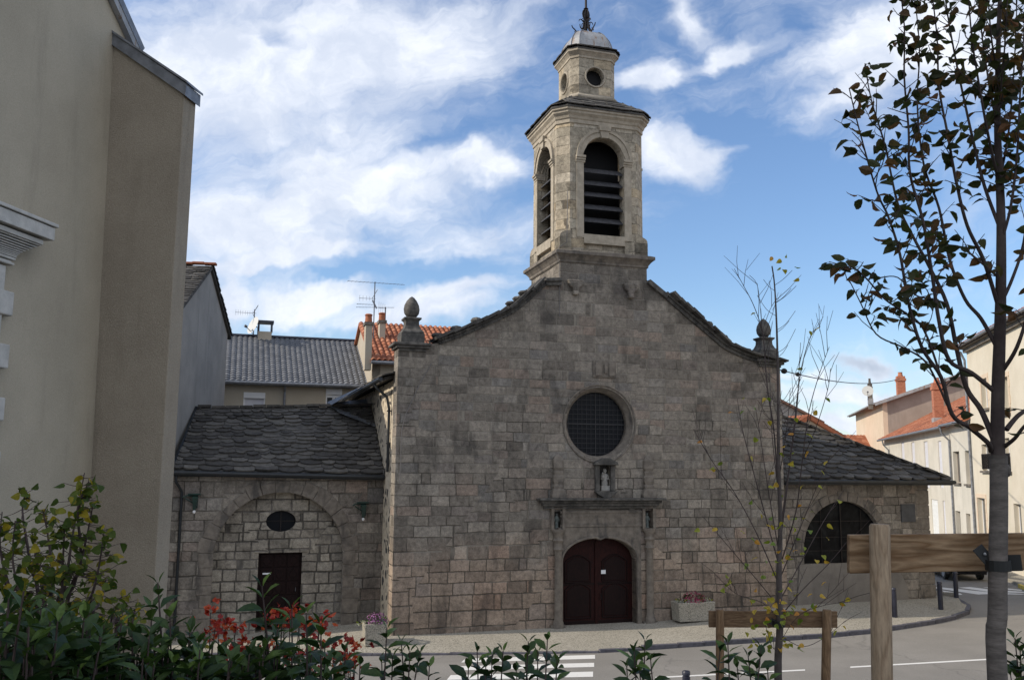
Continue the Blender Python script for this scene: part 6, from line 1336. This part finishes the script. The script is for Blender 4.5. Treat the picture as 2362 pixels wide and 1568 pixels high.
laurel('laurel in front of the left side of the red blossoms',[(515,1508),(480,1500)]+mass(500,70,1490,20),3.6,35)
laurel('laurel with a tall sprig crossing the dark chapel door',[(604,1350),(610,1420),(650,1440)]+mass(600,60,1478,17),3.7,36)
laurel('laurel whose leaves stand among the red blossoms',[(673,1402),(706,1412),(740,1436),(640,1450)]+mass(700,60,1462,15),3.8,37)
laurel('laurel right of the red blossoms, below the square planter',[(795,1500),(770,1512),(830,1530)]+mass(800,40,1530,6),4.1,38)
SP=(.085,.112)
laurel('laurel sprigs in front of the church left corner',[(892,1446),(925,1478),(945,1500),(905,1512),(968,1502),(990,1535),(880,1525)],4.3,39,.15,SP,(4,6))
laurel('laurel sprigs over the left half of the crosswalk',[(1100,1500),(1135,1508),(1160,1500),(1120,1535),(1080,1540)],4.4,40,.15,SP,(4,5))
laurel('laurel sprigs over the right half of the crosswalk',[(1218,1478),(1262,1474),(1240,1500),(1210,1520),(1285,1520),(1190,1545)],4.3,41,.15,SP,(4,6))
laurel('laurel sprigs on the road right of the crosswalk',[(1487,1475),(1462,1500),(1500,1520),(1445,1535),(1475,1545)],4.4,42,.15,SP,(4,6))
laurel('laurel sprigs beside the low weathered stake',[(1678,1480),(1660,1500),(1755,1492),(1725,1512),(1700,1538),(1745,1540),(1770,1545)],4.5,43,.15,SP,(4,6))
laurel('laurel at the bottom right corner behind the tree trunk',[(2340,1470),(2352,1500),(2365,1520),(2345,1540),(2380,1480),(2330,1555)],4.6,44,.12,SP,(4,6))
# --- red flowering shrub
def redshrub(label,cl,Y,seed):
    r_=random.Random(seed); cx=sum(c[0] for c in cl)/len(cl); b=PX(cx,1568,Y); g=gz(b.x,Y); t_=thing('flowering_shrub',label,'shrub',(b.x,Y,g),0,'shrubs with orange-red blossoms'); wd=MB(); lf=MB(); gl=MB()
    for x,y in cl:
        dy=r_.uniform(-.2,.2); p=PX(x,y,Y+dy); bb=Vector((lerp(b.x,p.x,.6),Y+dy*.5,g-.05)); Q=curve([bb,lerp(bb,p,.6)+Vector((r_.uniform(-.05,.05),0,0)),p],5); wd.tube(Q,taper(Q,.006,.0018),4)
        for k in range(r_.randint(6,11)):
            c=p+rv3(r_,(-1,.6))*r_.uniform(.005,.085); a=rv3(r_,(-.7,.8)); rv=r_.random()
            for j in range(r_.randint(2,4)): lf.leaf(c,(a+rv3(r_)*.8).normalized(),rv3(r_),r_.uniform(.018,.034),r_.uniform(.014,.024),r_.uniform(0,.5),r_.uniform(.1,.6),min(1,max(0,rv+r_.uniform(-.2,.2))),OVAL)
        for k in range(3): gl.leaf(lerp(p,bb,r_.uniform(.05,.25)),rv3(r_,(-.2,.6)),rv3(r_),.045,.018,.2,.2,r_.random())
    wd.build('stems',m_twig,t_); lf.build('blossoms',m_redl,t_,recalc=False); gl.build('leaves',m_bush,t_,recalc=False)
redshrub('shrub of orange-red blossoms left of the chapel door, behind the laurels',[(485,1412),(498,1430),(520,1435),(505,1455),(545,1440),(540,1462),(560,1470),(520,1478),(490,1470),(575,1500),(550,1500),(530,1500),(560,1520),(590,1520)],4.3,51)
redshrub('shrub of orange-red blossoms in front of the chapel door and right of it',[(640,1412),(668,1408),(655,1425),(690,1412),(630,1430),(740,1425),(735,1450),(715,1460),(690,1440),(610,1480),(640,1500),(745,1480),(725,1500),(690,1500),(740,1520),(660,1530),(700,1540)],4.4,52)
redshrub('small cluster of orange-red blossoms below the square flower planter',[(800,1475),(818,1480),(806,1500),(790,1510),(800,1530),(820,1520),(785,1540)],4.5,53)
